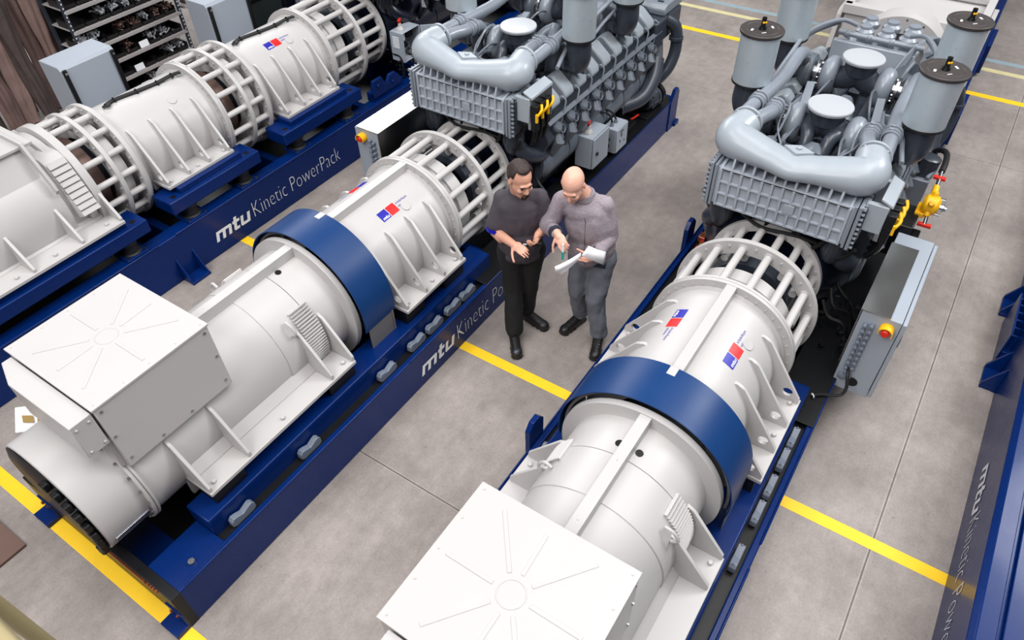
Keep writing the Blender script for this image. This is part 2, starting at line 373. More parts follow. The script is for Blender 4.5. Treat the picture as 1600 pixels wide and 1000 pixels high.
# ------------------------------------------------------------------ gusseted feet shared by drums and generators
def feet(t, xa, xb, fins, az, gap_eye=.034, inner=.40, shell=.43, web=True, top=(.385, .99)):
    dz = az-AZ
    for side in (0, 1):
        fy = (lambda u: u) if not side else (lambda u: 1.54-u)
        m = MB().box(xa, xb, *sorted((fy(.135), fy(inner))), .632+dz, .660+dz)
        if web: m.box(xa, xb, *sorted((fy(inner-.03), fy(inner))), .45+dz, .66+dz)
        for k in range(3):
            xx = xa+.07+(xb-xa-.14)*k/2; m.bolt((xx, fy(.19), .66+dz), UP, .016, .02)
        m.build('foot_plate', WHITE, t, bevel=.003)
        for i, xx in enumerate(fins):
            ty, tz = top
            pl = [(.145, .66), (.145, .70), (ty-.03, tz), (ty+.02, tz+.025), (ty+.06, tz+.02), (ty+.04, .90), (inner+.01, .80), (inner+.02, .66)]
            m = MB(); fn = lambda u, v, d: V((d, fy(u), v+dz))
            if gap_eye:                     # round lightening hole through the plate
                uc, vc, r = .228, .735, gap_eye; vt = .70+(uc-.145)*(tz-.70)/(ty-.175)
                arc = [(math.sin(PI*k/10)*r, math.cos(PI*k/10)*r) for k in range(11)]
                m.prism([(.145, .66), (.145, .70), (uc, vt)]+[(uc-a, vc+b) for a, b in arc]+[(uc, .66)], fn, xx-.011, xx+.011)
                m.prism([(uc, .66)]+[(uc+a, vc+b) for a, b in reversed(arc)]+[(uc, vt)]+pl[2:], fn, xx-.011, xx+.011)
            else: m.prism(pl, fn, xx-.011, xx+.011)
            m.build('gusset', WHITE, t, bevel=.003 if not gap_eye else 0)

# ------------------------------------------------------------------ energy storage drum
def sticker(t, az, r, x0, side=1):
    """blue and red squares with small lettering, wrapped on the drum; side 1 = right-hand side, -1 = left-hand side read from the other side"""
    s = side
    def fn(dr): return lambda u, v: pol(x0+s*u, r+dr, s*v, az)
    def patch(u0, u1, a0, a1, dr, sh=.0):
        m = MB(); n = 6; vs = []
        for i in range(n+1):
            a = a0+(a1-a0)*i/n
            vs += [pol(x0+s*(u0+sh*(a-a0)/(a1-a0)), r+dr, s*a, az), pol(x0+s*(u1+sh*(a-a0)/(a1-a0)), r+dr, s*a, az)]
        return m.add(vs, [(2*i, 2*i+1, 2*i+3, 2*i+2) for i in range(n)])
    patch(0, .086, 23.5, 34.5, .0015).build('blue_sticker', LBLUE, t, smooth=60)
    patch(.094, .180, 23.5, 34.5, .0015).build('red_sticker', LRED, t, smooth=60)
    k = math.degrees(1/r); m = MB()
    put_logo(m, lambda u, v: pol(x0+s*(.012+u), r+.003, s*(33.4-v*k), az), .0215)
    m.build('sticker_lettering', LETTER, t, smooth=0, label='white mtu letters on the blue square')
    m = MB(); put_text(m, 'A Rolls-Royce', lambda u, v: pol(x0+s*(.192+u), r+.003, s*(27.6-v*k), az), .125, .026)
    put_text(m, 'solution', lambda u, v: pol(x0+s*(.192+u), r+.003, s*(31.4-v*k), az), .072, .026)
    m.build('small_lettering', LBLUE, t, smooth=0, label='small blue A Rolls-Royce solution lettering')
def drum(label, az=AZ, dx=0, strip=True, band=False, stickers=(1, -1), cable=False, sx=3.016):
    t = thing('energy_storage_drum', (3.1+dx, AY, az-.5), label, 'flywheel drum')
    R_ = .43; X = lambda x: x+dx
    prof = [(2.62, .30), (2.62, .497), (2.665, .497), (2.665, .45), (2.68, R_), (3.535, R_), (3.545, .445), (3.555, .445), (3.555, .499), (3.575, .499), (3.578, .494), (3.585, .494), (3.588, .499), (3.607, .499), (3.607, .34)]
    MB().lathe([(x+dx, r) for x, r in prof], (0, AY, az), XD, 96, up=UP).build('drum_shell', WHITE, t, smooth=40, bevel=0)
    if strip:
        MB().box(X(2.66), X(3.57), AY-.034, AY+.034, az+.40, az+.496).build('top_rail', WHITE, t, bevel=.003)
    feet(t, X(2.72), X(3.452), [X(x) for x in (2.741, 2.965, 3.19, 3.415)], az, top=(.445, 1.085))
    m = MB()
    for k in range(40): m.bolt(pol(X(3.553), .466, k*9+4, az), (-1, 0, 0), .006, .005)
    m.build('flange_bolt', WHITE, t)
    for s in stickers: sticker(t, az, R_, X(sx) if s == 1 else X(3.313), s)
    c = pol(X(3.262), R_, 34.5, az); n = (c-V((c.x, AY, az))).normalized()
    MB().cyl(c-n*.012, c+n*.006, .040, seg=28).build('round_cover', WHITE, t, bevel=.002)
    if band:
        a = math.radians(100)
        m = MB(); m.lathe([(2.365, .556), (2.681, .556), (2.681, .549), (2.365, .549), (2.365, .556)], (0, AY, az), XD, 60, -a, a, UP)
        b = m.build('guard_band', BAND, t, smooth=40, label='navy blue sheet guard band')
        MB().box(2.615, 2.684, AY-.026, AY+.026, az+.545, az+.5575).build('slot', WHITE, b, label='white slot cut into the band edge', bevel=.004)
        m = MB(); m.ring((0, AY, az), XD, 2.40, 2.64, .515, .532, 60, -a*.97, a*.97, UP); m.build('guard_lining', MESH, b, label='dark mesh lining')
        for sg in (1, -1):
            y = AY-sg*.545; m = MB().box(2.40, 2.66, *sorted((y, y+sg*.006)), az-.33, az-.09); m.box(2.64, 2.66, *sorted((y-sg*.004, y+sg*.012)), az-.33, az-.09)
            m.build('mesh_guard', MESH, b, label='grey wire mesh side guard')
    if cable:
        m = MB(); pts = [pol(X(2.80), R_+.02, 2, az), pol(X(2.9), R_+.014, -3, az), pol(X(3.1), R_+.016, 2, az), pol(X(3.3), R_+.016, 5, az), pol(X(3.45), R_+.03, 7, az), pol(X(3.52), R_+.05, 12, az)]
        m.curve(pts, .012, 8); m.curve([p+V((0, .025, 0)) for p in pts], .010, 8)
        m.torus(pol(X(2.80), R_+.02, 2, az), (0, .3, 1), .03, .009, 16, 8)
        for k in (1, 2, 3, 4): m.torus(pts[k], XD, .022, .006, 14, 8)
        m.build('cable_bundle', RUBBER, t, label='black cable bundle tied along the drum top')
    return t

# ------------------------------------------------------------------ coupling cages
def cage(label, xa, xm, xb, az, ra, rm, rb, bar1, bar2, n=16, inner=True, dark=True, off=11.25):
    """cage of round bars between a flange at xa, a middle ring xm and an end ring xb"""
    t = thing('coupling_cage', ((xa+xb)/2, AY, az-.5), label, 'coupling cage')
    def ring(x, r, wid):
        m = MB(); m.ring((0, AY, az), XD, x-.02, x+.02, r-wid, r, 72)
        return m.build('ring_plate', WHITE, t, bevel=.003), r-wid/2
    def bolts(x, r, o):
        m = MB()
        for k in range(n): m.bolt(pol(x-.02, r, k*360/n+o+360/n/2, az), (-1, 0, 0), .009, .01)
        m.build('bolt', CAPW, t)
    ring(xm, rm, .105); bolts(xm, rm-.04, off)
    if bar2: ring(xb, rb, .085); bolts(xb, rb-.03, off)
    for k in range(n):
        a = k*360/n+off
        m = MB().cyl(pol(xa, bar1, a, az), pol(xm-.02, bar1, a, az), .0275, seg=16); m.cyl(pol(xm-.03, bar1, a, az), pol(xm-.018, bar1, a, az), .034, seg=16)
        m.build('spacer_bar', WHITE, t)
        if bar2:
            m = MB().cyl(pol(xm, bar2, a, az), pol(xb, bar2, a, az), .0275, seg=16); m.cyl(pol(xb-.03, bar2, a, az), pol(xb-.018, bar2, a, az), .034, seg=16)
            m.build('spacer_bar', WHITE, t)
    if inner:
        L_ = xm-xa
        m = MB(); m.lathe([(xa-.02, .30), (xa+L_*.35, .37), (xa+L_*.36, .39), (xa+L_*.62, .39), (xa+L_*.62, .33), (xa+L_*.35, .33)], (0, AY, az), XD, 64); m.build('inner_hub', WHITE, t)
        m = MB(); m.lathe([(xa, 0), (xa, .32), (xa+.05, .32), (xa+.05, .20), (xm+.06, .20), (xm+.06, .27), (xm+.12, .27), (xm+.12, .16), (xb, .16), (xb, 0)], (0, AY, az), XD, 48); m.build('coupling_shaft', BLACK, t)
        m = MB(); m.lathe([(xm+.0, .24), (xm+.0, .31), (xm+(xb-xm)*.6, .31), (xm+(xb-xm)*.6, .24)], (0, AY, az), XD, 48); m.build('brake_disc', GREYD, t)
    return t

# ------------------------------------------------------------------ generator with terminal box
def generator(label):
    az = AZ
    t = thing('generator', (1.4, AY, .3), label, 'generator')
    prof = [(.66, .30), (.66, .42), (1.78, .42), (1.782, .426), (2.068, .426), (2.068, .41), (2.074, .41), (2.074, .424), (2.325, .424), (2.33, .44), (2.33, .507), (2.372, .507), (2.372, .30)]
    MB().lathe(prof, (0, AY, az), XD, 96).build('stator_shell', WHITE, t, smooth=30)
    m = MB().box(1.36, 2.35, AY-.034, AY+.034, az+.39, az+.500); m.bolt((1.6, AY, az+.5), UP, .006, .003); m.bolt((2.0, AY, az+.5), UP, .006, .003)
    m.build('top_rail', WHITE, t, bevel=.003)
    for s, x0, x1 in ((1, 2.12, 2.15), (-1, 2.10, 2.15)):   # sawn notches beside the rail
        MB().cyl(pol(x1, .417, 8*s, az), pol(x1, .427, 8*s, az), .022, seg=20).build('notch', BLACK, t)
        a0, a1 = sorted((math.radians(-s*11), math.radians(-s*80)))
    feet(t, .88, 2.15, (.895, 1.20, 1.936, 2.139), az, gap_eye=0, inner=.42, top=(.385, .97))
    # inner slanted web behind each foot
    for side in (0, 1):
        fy = (lambda u: u) if not side else (lambda u: 1.54-u)
        MB().prism([(.30, .66), (.36, .735), (.42, .735), (.42, .66)], lambda u, v, d: V((d, fy(u), v)), .9, 1.93).build('foot_web', WHITE, t, bevel=.004)
        sl = MB()
        for k in range(22):
            a = (46+k*3.05)*(1 if not side else -1); c = pol(2.035, .435, a, az); n = (c-V((c.x, AY, az))).normalized(); tt = XD.cross(n)
            sl.obox(c, XD*.075, (n*.010+tt*.004), (tt*.0045-n*.004))
        sl.build('louvre', WHITE, t)
        h = MB(); c = pol(1.905, .45, 56*(1 if not side else -1), az); n = (c-V((c.x, AY, az))).normalized(); tt = XD.cross(n)
        h.curve([c+tt*.05-n*.02, c+tt*.04+n*.025, c-tt*.02+n*.03, c-tt*.06-n*.005], .010, 8); h.build('lifting_eye', WHITE, t)
    # fan housing at the near end
    m = MB(); m.lathe([(.356, .20), (.356, .405), (.362, .412), (.632, .412), (.634, .445), (.650, .445), (.652, .435), (.656, .435), (.658, .445), (.672, .445)], (0, AY, az), XD, 80); fh = m.build('fan_housing', WHITE, t, smooth=30)
    m = MB()
    for k in range(24): m.bolt(pol(.634, .432, k*15+5, az), (-1, 0, 0), .009, .016)
    for k in range(12): m.bolt(pol(.360, .395, k*30, az), (-1, 0, 0), .006, .008)
    m.build('bolt', ZINC, fh)
    for sg in (1, -1):
        sl = MB()
        for k in range(26):
            xx = .40+k*.0085; c = pol(xx, .415, sg*112, az); n = (c-V((c.x, AY, az))).normalized(); tt = XD.cross(n)
            sl.obox(c, XD*.0022, n*.006, tt*.028)
        sl.build('vent_grille', ZINC, fh)
    m = MB(); m.lathe([(.335, 0), (.335, .36), (.352, .402), (.36, .402)], (0, AY, az), XD, 48); m.build('fan_guard', BLACK, fh)
    m = MB()
    for a in range(30, 150, 12): m.obox(pol(.325, .385, a, az), XD*.018, (0, .024, 0), (0, 0, .03))
    m.build('end_guard', BLACK, fh, bevel=.006)
    # terminal box
    m = MB().prism([(.367, 1.04), (.367, 1.532), (1.16, 1.532), (1.16, 1.04)], lambda u, v, d: V((d, u, v)), .668, 1.392)
    tb = m.build('terminal_box', WHITE, t, bevel=.004)
    m = MB().box(.660, 1.400, .361, 1.166, 1.532, 1.546)
    for k in range(8):                                            # pressed stiffening ribs
        a = math.radians(22.5*0+k*45+20 if False else [3, 38, 90, 142, 180, 218, 270, 322][k]); c, s_ = math.cos(a), math.sin(a)
        L_ = min(.30/max(abs(c), .01), .33/max(abs(s_), .01), .40); p0 = V((1.03+.09*c, .765+.09*s_, 1.546)); p1 = V((1.03+L_*c, .765+L_*s_, 1.546))
        d = (p1-p0)/2; q = V((-s_, c, 0)); m.obox((p0+p1)/2, d, q*.010, V((0, 0, .0032)))
    m.ring((1.03, .765, 0), UP, 1.545, 1.5482, .058, .066, 36)
    for xx in (.69, .87, 1.03, 1.2, 1.37):
        for yy in (.39, 1.135): m.bolt((xx, yy, 1.546), UP, .006, .003)
    m.build('box_lid', WHITE, tb, bevel=.003)
    m = MB()
    for xx, zz in ((.70, 1.10), (.9, 1.075), (1.1, 1.075), (1.36, 1.10), (1.37, 1.3), (1.36, 1.5), (.70, 1.5), (.69, 1.3)):
        m.bolt((xx, .367, zz), (0, -1, 0), .008, .008)
    m.build('bolt', ZINC, tb)
    # near-end hood with a chamfered corner
    m = MB().prism([(.535, .375), (.535, .92), (.60, 1.10), (.656, 1.10), (.656, .375)], lambda u, v, d: V((u, v, d)), 1.28, 1.526)
    m.bolt((.56, .375, 1.49), (0, -1, 0), .009, .008); m.bolt((.63, .375, 1.49), (0, -1, 0), .009, .008); m.bolt((.64, .375, 1.31), (0, -1, 0), .009, .008); m.bolt((.56, .375, 1.31), (0, -1, 0), .009, .008)
    m.build('end_hood', WHITE, tb, bevel=.004)
    m = MB().prism([(.64, 1.04), (.64, 1.28), (.668, 1.28), (.668, 1.04)], lambda u, v, d: V((u, d, v)), .40, 1.12); m.build('rear_panel', WHITE, tb, bevel=.002)
    m = MB().box(1.0, 1.5, .45, 1.09, 1.02, 1.2); return t
# ------------------------------------------------------------------ diesel engine
def engine(label):
    t = thing('diesel_engine', (5.7, AY, .35), label, 'engine')
    # charge-air cooler across the front
    m = MB().box(4.335, 4.60, .30, 1.245, 1.275, 1.575); ic = m.build('charge_air_cooler', GREYC, t, bevel=.004)
    m = MB(); n = 12; y0, y1 = .335, 1.205
    for k in range(n+1):
        y = y0+(y1-y0)*k/n; wd = .0085
        m.prism([(4.316, 1.272), (4.316, 1.565), (4.335, 1.585), (4.40, 1.60), (4.45, 1.60), (4.45, 1.57), (4.345, 1.57), (4.337, 1.272)], lambda u, v, d: V((u, d, v)), y-wd, y+wd)
        if 0 < k < n: m.prism([(4.318, 1.57), (4.322, 1.60), (4.34-.05*(1-abs(y-.77)/.45)*0+.06*abs(y-.77), 1.70), (4.46, 1.70), (4.46, 1.58)], lambda u, v, d: V((u, d, v)), y-.008, y+.008)
    for z in (1.28, 1.375, 1.47, 1.565): m.box(4.318, 4.34, y0, y1, z-.008, z+.008)
    m.box(4.318, 4.345, y0, y1, 1.56, 1.582)
    m.build('rib_grid', GREYC, ic, bevel=.002)
    MB().box(4.312, 4.33, .665, .735, 1.385, 1.455).build('name_plate', PALEG, ic, bevel=.002)
    for s in (0, 1):
        fy = (lambda u: u) if not s else (lambda u: 1.545-u)
        m = MB().box(4.315, 4.62, *sorted((fy(.262), fy(.285))), 1.255, 1.60).box(4.315, 4.62, *sorted((fy(.292), fy(.312))), 1.262, 1.595)
        m.build('end_flange', GREY, ic, bevel=.003)
        m = MB()
        for k in range(9): m.bolt((4.335, fy(.262), 1.275+k*.038), (0, -1+2*s, 0), .011, .022); m.bolt((4.60, fy(.262), 1.275+k*.038), (0, -1+2*s, 0), .011, .022)
        for k in range(7): m.bolt((4.335+.04*k, fy(.262), 1.588), (0, -1+2*s, 0), .010, .02)
        m.build('bolt', GREY, ic)
        m = MB().box(4.36, 4.58, *sorted((fy(.235), fy(.262))), 1.29, 1.57); m.build('end_cover', GREYD, ic, bevel=.01)
        # coolant bowl hanging below the cooler ends
        m = MB(); m.lathe([(0, .10), (.02, .115), (.035, .115), (.04, .10), (.16, .095), (.25, .07), (.29, .03), (.29, 0)], (4.50, fy(.36), 1.275), (0, 0, -1), 32); m.build('coolant_elbow', GREYD, t)
        m = MB(); m.curve([(4.50, fy(.36), 1.10), (4.56, fy(.27), .98), (4.72, fy(.24), .90), (4.95, fy(.27), .86)], .07, 16); m.build('coolant_pipe', GREYD, t)
    # boomerang-shaped air plenum on top of it
    m = MB(); sec = []
    P = [(4.66, 1.19, 1.762, .105, 1), (4.585, 1.21, 1.75, .114, 1), (4.53, 1.22, 1.732, .128, .98), (4.48, 1.19, 1.718, .137, .92), (4.45, 1.07, 1.712, .130, .82), (4.415, .92, 1.708, .118, .70), (4.385, .80, 1.700, .115, .66), (4.382, .77, 1.699, .115, .66)]
    P = P+[(x, 1.54-y, z, r, f) for x, y, z, r, f in reversed(P[:-1])]
    m.curve([p[:3] for p in P], [p[3] for p in P], 28, 5, [p[4] for p in P]); pl = m.build('air_plenum', PALEG, t, smooth=60)
    m = MB()
    for s in (0, 1):
        y = 1.20 if not s else .34; m.ring((4.655, y, 1.765), XD, 0, .022, .05, .113, 40)
        for k in range(4): m.bolt((4.65, y+.1*math.cos(PI/4+k*PI/2), 1.765+.1*math.sin(PI/4+k*PI/2)), (-1, 0, 0), .01, .012)
    m.build('plenum_flange', PALEG, pl, bevel=.003)
    m = MB().prism([(4.47, .67), (4.52, .77), (4.47, .87), (4.40, .77)], lambda u, v, d: V((u, v, d)), 1.74, 1.792); m.cyl((4.465, .77, 1.74), (4.465, .77, 1.806), .018); m.build('plenum_lug', PALEG, pl, bevel=.004)
    m = MB().prism([(4.50, .62), (4.62, .62), (4.66, .92), (4.5, .92)], lambda u, v, d: V((u, v, d)), 1.62, 1.70); m.build('plenum_bracket', GREYD, pl, bevel=.005)
    # crankcase
    half = [(.77, .36), (.44, .38), (.27, .52), (.20, .72), (.20, .92), (.13, 1.04), (.15, 1.10), (.33, 1.40), (.46, 1.42), (.60, 1.16), (.77, 1.12)]
    poly = half+[(1.54-y, z) for y, z in reversed(half[1:-1])]
    MB().prism(poly, lambda u, v, d: V((d, u, v)), 4.70, 6.98).build('crankcase', GREYD, t, bevel=.01)
    NC = 9
    for s in (0, 1):
        fy = (lambda u: u) if not s else (lambda u: 1.54-u); sg = -1 if not s else 1
        nrm = V((0, sg*.64, .77)); sl = V((0, sg*.77, -.64))
        for k in range(NC):
            x = 4.86+k*.228; c = V((x, fy(.265), 1.385))
            m = MB(); hl = .125; hw = .078
            pr = [(-hl, -.05), (-hl, .035), (-hl+.03, .062), (hl-.05, .062), (hl, .028), (hl, -.05)]
            m.prism(pr, lambda u, v, d: c+sl*u+nrm*v+XD*d, -hw, hw); m.build('rocker_cover', PALEG, t, bevel=.018)  # paler engine grey: the top light on the covers is put into the colour
            m = MB(); q = V((x+.114, fy(.20), 1.315)); m.cyl(q-nrm*.02, q+nrm*.045, .018, seg=10); m.cyl(q+nrm*.03, q+nrm*.06, .012, seg=8)
            m.curve([q+nrm*.05, q+nrm*.05+sl*.05, V((x+.05, fy(.135), 1.16)), V((x+.03, fy(.15), 1.06))], .008, 6, 5); m.build('injector_line', GREY, t)
            m = MB(); m.lathe([(-.02, .06), (.035, .056), (.05, .04), (.052, 0)], (x, fy(.165), 1.12), (0, sg*.8, .6), 20); m.torus((x+.05, fy(.115), 1.10), (0, sg*.9, .4), .035, .008, 16, 6)
            m.build('port_cover', GREYM, t)
            m = MB(); m.tube([(x+.01, fy(.15), 1.07), (x-.005, fy(.12), 1.0), (x-.03, fy(.17), .88)], [.03, .056, .03], 12); m.tube([(x+.10, fy(.17), 1.06), (x+.085, fy(.15), .99), (x+.06, fy(.18), .89)], [.02, .03, .02], 10)
            m.build('crankcase_rib', GREYM, t)
        m = MB().obox((5.80, fy(.14), 1.225), XD*1.10, sl*.022, nrm*.014); m.build('cam_rail', GREYM, t, bevel=.006)
        m = MB()
        m.lathe([(4.72, 0), (4.72, .15), (4.76, .183)]+[q for k in range(6) for q in ((4.78+k*.36, .188), (5.10+k*.36, .188), (5.102+k*.36, .178), (5.114+k*.36, .178), (5.116+k*.36, .188))]+[(6.94, .188), (6.97, .15), (6.97, 0)], (0, fy(.335), .775), XD, 44)
        m.build('oil_gallery', GREYM, t, smooth=40)
    # turbochargers: two groups in the valley
    for gi, gx in enumerate((5.23, 6.12)):
        m = MB(); m.lathe([(0, 0), (0, .13), (.005, .158), (.022, .162), (.03, .158), (.032, .14), (.034, 0)], (gx, .775, 1.722), UP, 56); ec = m.build('exhaust_cover', CAPW, t, label='pale round blanking cover over the exhaust outlet')
        m = MB().cyl((gx, .775, 1.722), (gx, .775, 1.62), .128, .118, 32)
        for s in (-1, 1): m.curve([(gx, .775, 1.63), (gx, .775+s*.09, 1.56), (gx, .775+s*.20, 1.53)], [.11, .095, .075], 20)
        m.build('exhaust_outlet', GREYD, t)
        for s in (-1, 1):
            yv = .775+s*.215; ax = V((0, s, 0))
            m = MB(); m.torus((gx, yv, 1.545), ax, .092, .066, 36, 14); m.cyl((gx, yv-.03*s, 1.545), (gx, yv+.05*s, 1.545), .09, seg=28); m.curve([(gx+.06, yv, 1.47), (gx+.08, yv-s*.03, 1.38), (gx+.1, yv-s*.06, 1.28)], .05, 14); m.build('turbine_housing', GREY, t)
            m = MB(); m.cyl((gx, yv+.05*s, 1.545), (gx, yv+.15*s, 1.545), .055, seg=20); m.ring((gx, yv+.085*s, 1.545), ax, 0, .022, .05, .10, 32)
            for k in range(8): m.bolt((gx+.088*math.cos(k*PI/4), yv+.085*s, 1.545+.088*math.sin(k*PI/4)), (0, -s, 0), .008, .012)
            m.build('bearing_housing', ZINC, t)
            m = MB(); m.torus((gx, yv+.185*s, 1.545), ax, .088, .052, 36, 12); m.cyl((gx, yv+.14*s, 1.545), (gx, yv+.22*s, 1.545), .10, seg=28); m.ring((gx, yv+.15*s, 1.545), ax, -.01, .01, .08, .135, 36); m.lathe([(.20, .085), (.235, .085), (.24, .075), (.27, .075), (.275, .085), (.31, .085), (.31, .0)], (gx, yv, 1.545), ax, 32)
            m.build('compressor_housing', GREYM, t)
            # intake elbow and air filter
            yf = .163 if s < 0 else 1.377
            m = MB(); m.curve([(gx, yv+.30*s, 1.545), (gx, yf+.02*-s, 1.56), (gx-.01, yf+.005*s, 1.64), (gx-.015, yf, 1.80)], [.085, .10, .108, .105], 24); m.ring((gx-.015, yf, 1.77), UP, 0, .014, .10, .113, 36); m.build('intake_elbow', GREYD, t)
            fb = V((gx-.015, yf, 1.79))
            m = MB(); m.lathe([(0, 0), (0, .140), (.37, .140), (.37, 0)], fb, UP, 64)
            af = m.build('air_filter', FILTM, t)
            fc = fb-V((0, 0, .06))
            m = MB(); m.lathe([(.425, .10), (.425, .152), (.432, .156), (.446, .156), (.452, .150), (.452, .118), (.448, .114), (.452, .110), (.452, .05), (.447, .046), (.447, 0)], fc, UP, 56); cp = m.build('filter_cap', FILTC, af)
            m = MB(); m.lathe([(.44, .03), (.456, .026), (.47, .0165), (.53, .0165), (.532, 0)], fc, UP, 20); m.build('service_gauge', BLACK, cp)
            m = MB().ball(fc+V((-.017, -.004, .498)), .0085, 10); m.ball(fc+V((-.006, -.016, .498)), .0085, 10); m.build('gauge_window', YEL, cp)
            m = MB().obox(fc+V((-.06, .055, .4535)), (.016, 0, 0), (0, .008, 0), (0, 0, .001)); m.obox(fc+V((.05, -.055, .4535)), (.014, .01, 0), (-.004, .006, 0), (0, 0, .001)); m.obox(fc+V((-.07, -.035, .4535)), (.012, -.012, 0), (.002, .002, 0), (0, 0, .001)); m.build('cap_print', LETTER, cp)
            m = MB(); m.lathe([(-.006, .11), (-.006, .144), (.010, .144), (.010, .14)], fb, UP, 56); m.build('filter_seal', RUBBER, af)
            m = MB()
            pl_ = [(gx-.10, 1.60), (gx+.10, 1.60), (gx+.035, 1.40), (gx-.02, 1.36)]
            m.prism(pl_, lambda u, v, d: V((u, yf-s*.02+(1.6-v)*-s*.35+d, v)), -.007, .007); m.obox((gx+.07, yf+.02*-s, 1.55), (.008, 0, 0), (0, .05, 0), (0, 0, .12))
            m.build('filter_bracket', GREY, t, bevel=.003)
    # charge pipes from the compressors to the plenum flanges
    for s in (-1, 1):
        Y = lambda y: y if s < 0 else 1.54-y
        m = MB(); m.curve([(4.67, Y(.385), 1.765), (4.78, Y(.405), 1.765), (4.90, Y(.432), 1.752), (5.05, Y(.43), 1.735), (5.14, Y(.42), 1.69), (5.20, Y(.40), 1.60)], .052, 18); m.build('charge_pipe', GREY, t)
        m = MB(); m.curve([(4.67, Y(.285), 1.765), (4.85, Y(.292), 1.765), (5.1, Y(.315), 1.762), (5.45, Y(.34), 1.76), (5.85, Y(.33), 1.78), (6.02, Y(.34), 1.70), (6.08, Y(.33), 1.62)], .05, 18); m.build('charge_pipe', GREY, t)
        for (x, y, z) in ((4.99, .305, 1.762), (4.99, .432, 1.742)):
            m = MB(); m.lathe([(-.055, .052), (-.055, .062), (-.035, .064), (-.02, .058), (.02, .058), (.035, .064), (.055, .062), (.055, .052)], (x, Y(y), z), XD, 28); m.ring((x-.03, Y(y), z), XD, 0, .012, .06, .068, 24); m.ring((x+.02, Y(y), z), XD, 0, .012, .06, .068, 24)
            m.bolt((x-.024, Y(y), z+.066), (0, 1, 0), .008, .03); m.bolt((x+.026, Y(y), z+.066), (0, 1, 0), .008, .03)
            m.build('pipe_clamp', GREY, t)
        # exhaust manifolds and valley pipes
        m = MB(); m.curve([(4.85, Y(.63), 1.30), (5.6, Y(.62), 1.32), (6.5, Y(.63), 1.30)], .058, 14, 4)
        for k in range(8): x = 4.95+k*.22; m.curve([(x, Y(.62), 1.31), (x+.02, Y(.54), 1.38), (x+.03, Y(.46), 1.36)], .036, 10, 4)
        m.build('exhaust_manifold', GREYD, t)
        m = MB(); m.curve([(4.95, Y(.70), 1.33), (5.02, Y(.70), 1.47), (5.08, Y(.69), 1.56), (5.15, Y(.66), 1.58)], .048, 16); m.lathe([(-.02, .05), (-.02, .062), (.02, .062), (.02, .05)], (4.99, Y(.70), 1.42), (.3, 0, 1), 24); m.build('exhaust_riser', GREYD, t)
        m = MB(); m.curve([(4.72, Y(.60), 1.56), (4.80, Y(.58), 1.59), (4.95, Y(.50), 1.62), (5.1, Y(.47), 1.66)], .007, 6); m.curve([(4.72, Y(.43), 1.5), (4.90, Y(.50), 1.56), (5.05, Y(.52), 1.70), (5.2, Y(.49), 1.70)], .009, 6); m.curve([(4.78, Y(.62), 1.36), (4.78, Y(.60), 1.50), (4.95, Y(.56), 1.56), (5.12, Y(.55), 1.50)], .018, 8)
        m.build('oil_line', GREY, t)
        m = MB().obox((4.86, Y(.50), 1.50), (.10, .03*s, .03), (-.02, .03, 0), (0, 0, .02)); m.obox((5.68, Y(.50), 1.56), (.13, .02, .03), (-.01, .03, 0), (0, 0, .018)); m.obox((5.5, Y(.35), 1.5), (.03, 0, 0), (0, .08, .03), (0, -.01, .03)); m.build('support_bracket', GREY, t, bevel=.005)
        # coolant vent lines along the top
        m = MB(); m.curve([(4.90, Y(.18), 1.64), (5.25, Y(.26), 1.70), (5.75, Y(.27), 1.78), (6.2, Y(.28), 1.82), (6.6, Y(.42), 1.80), (6.72, Y(.55), 1.74)], .018, 10); m.curve([(5.35, Y(.20), 1.6), (5.8, Y(.24), 1.68), (6.3, Y(.26), 1.74), (6.66, Y(.42), 1.76)], .015, 10); m.build('vent_line', GREY, t)
    m = MB().box(4.72, 6.6, .55, .99, 1.08, 1.20); rnd = random.Random(4)
    for k in range(26):
        x = 4.8+rnd.random()*1.8; y = .55+rnd.random()*.44; a = rnd.random()*.05+.02; m.box(x-a, x+a, y-a*.7, y+a*.7, 1.18, 1.24+rnd.random()*.1)
    m.build('valley_cover', GREYD, t, bevel=.004)
    m = MB()
    for k in range(10): m.bolt((4.8+k*.19, .70+.14*(k % 2), 1.36), UP, .014, .03)
    m.build('bolt', ZINC, t)
    for x0 in (4.80, 5.62):
        for yy, zz in ((.70, 1.40), (.84, 1.40)):
            m = MB(); m.curve([(x0-.05, yy, zz-.12), (x0, yy, zz), (x0+.10, yy+(.77-yy)*.3, zz+.08), (x0+.22, .77, zz+.10)], [.05, .052, .05, .055], 14); m.lathe([(-.015, .05), (-.015, .066), (.015, .066), (.015, .05)], (x0+.03, yy, zz+.03), (.8, 0, .5), 20); m.build('exhaust_riser', GREYM, t)
        for s in (-1, 1):
            Y = lambda y: y if s < 0 else 1.54-y
            m = MB().obox((x0+.02, Y(.46), 1.50), (.12, .03*-s, .02), (-.015, .03, 0), (0, 0, .014)); m.obox((x0+.13, Y(.44), 1.46), (.012, 0, 0), (0, .03, 0), (0, 0, .06)); m.build('support_bracket', GREY, t, bevel=.004)
            m = MB().box(x0+.02, x0+.12, *sorted((Y(.54), Y(.60))), 1.30, 1.42); m.cyl((x0+.07, Y(.57), 1.42), (x0+.07, Y(.57), 1.47), .02); m.build('sensor_block', GREYD, t, bevel=.008)
            m = MB(); m.curve([(x0, Y(.50), 1.40), (x0+.05, Y(.56), 1.55), (x0+.2, Y(.60), 1.62), (x0+.34, Y(.60), 1.58)], .010, 8); m.curve([(x0+.55, Y(.42), 1.42), (x0+.50, Y(.50), 1.56), (x0+.42, Y(.54), 1.60)], .014, 8); m.build('oil_line', GREYM, t)
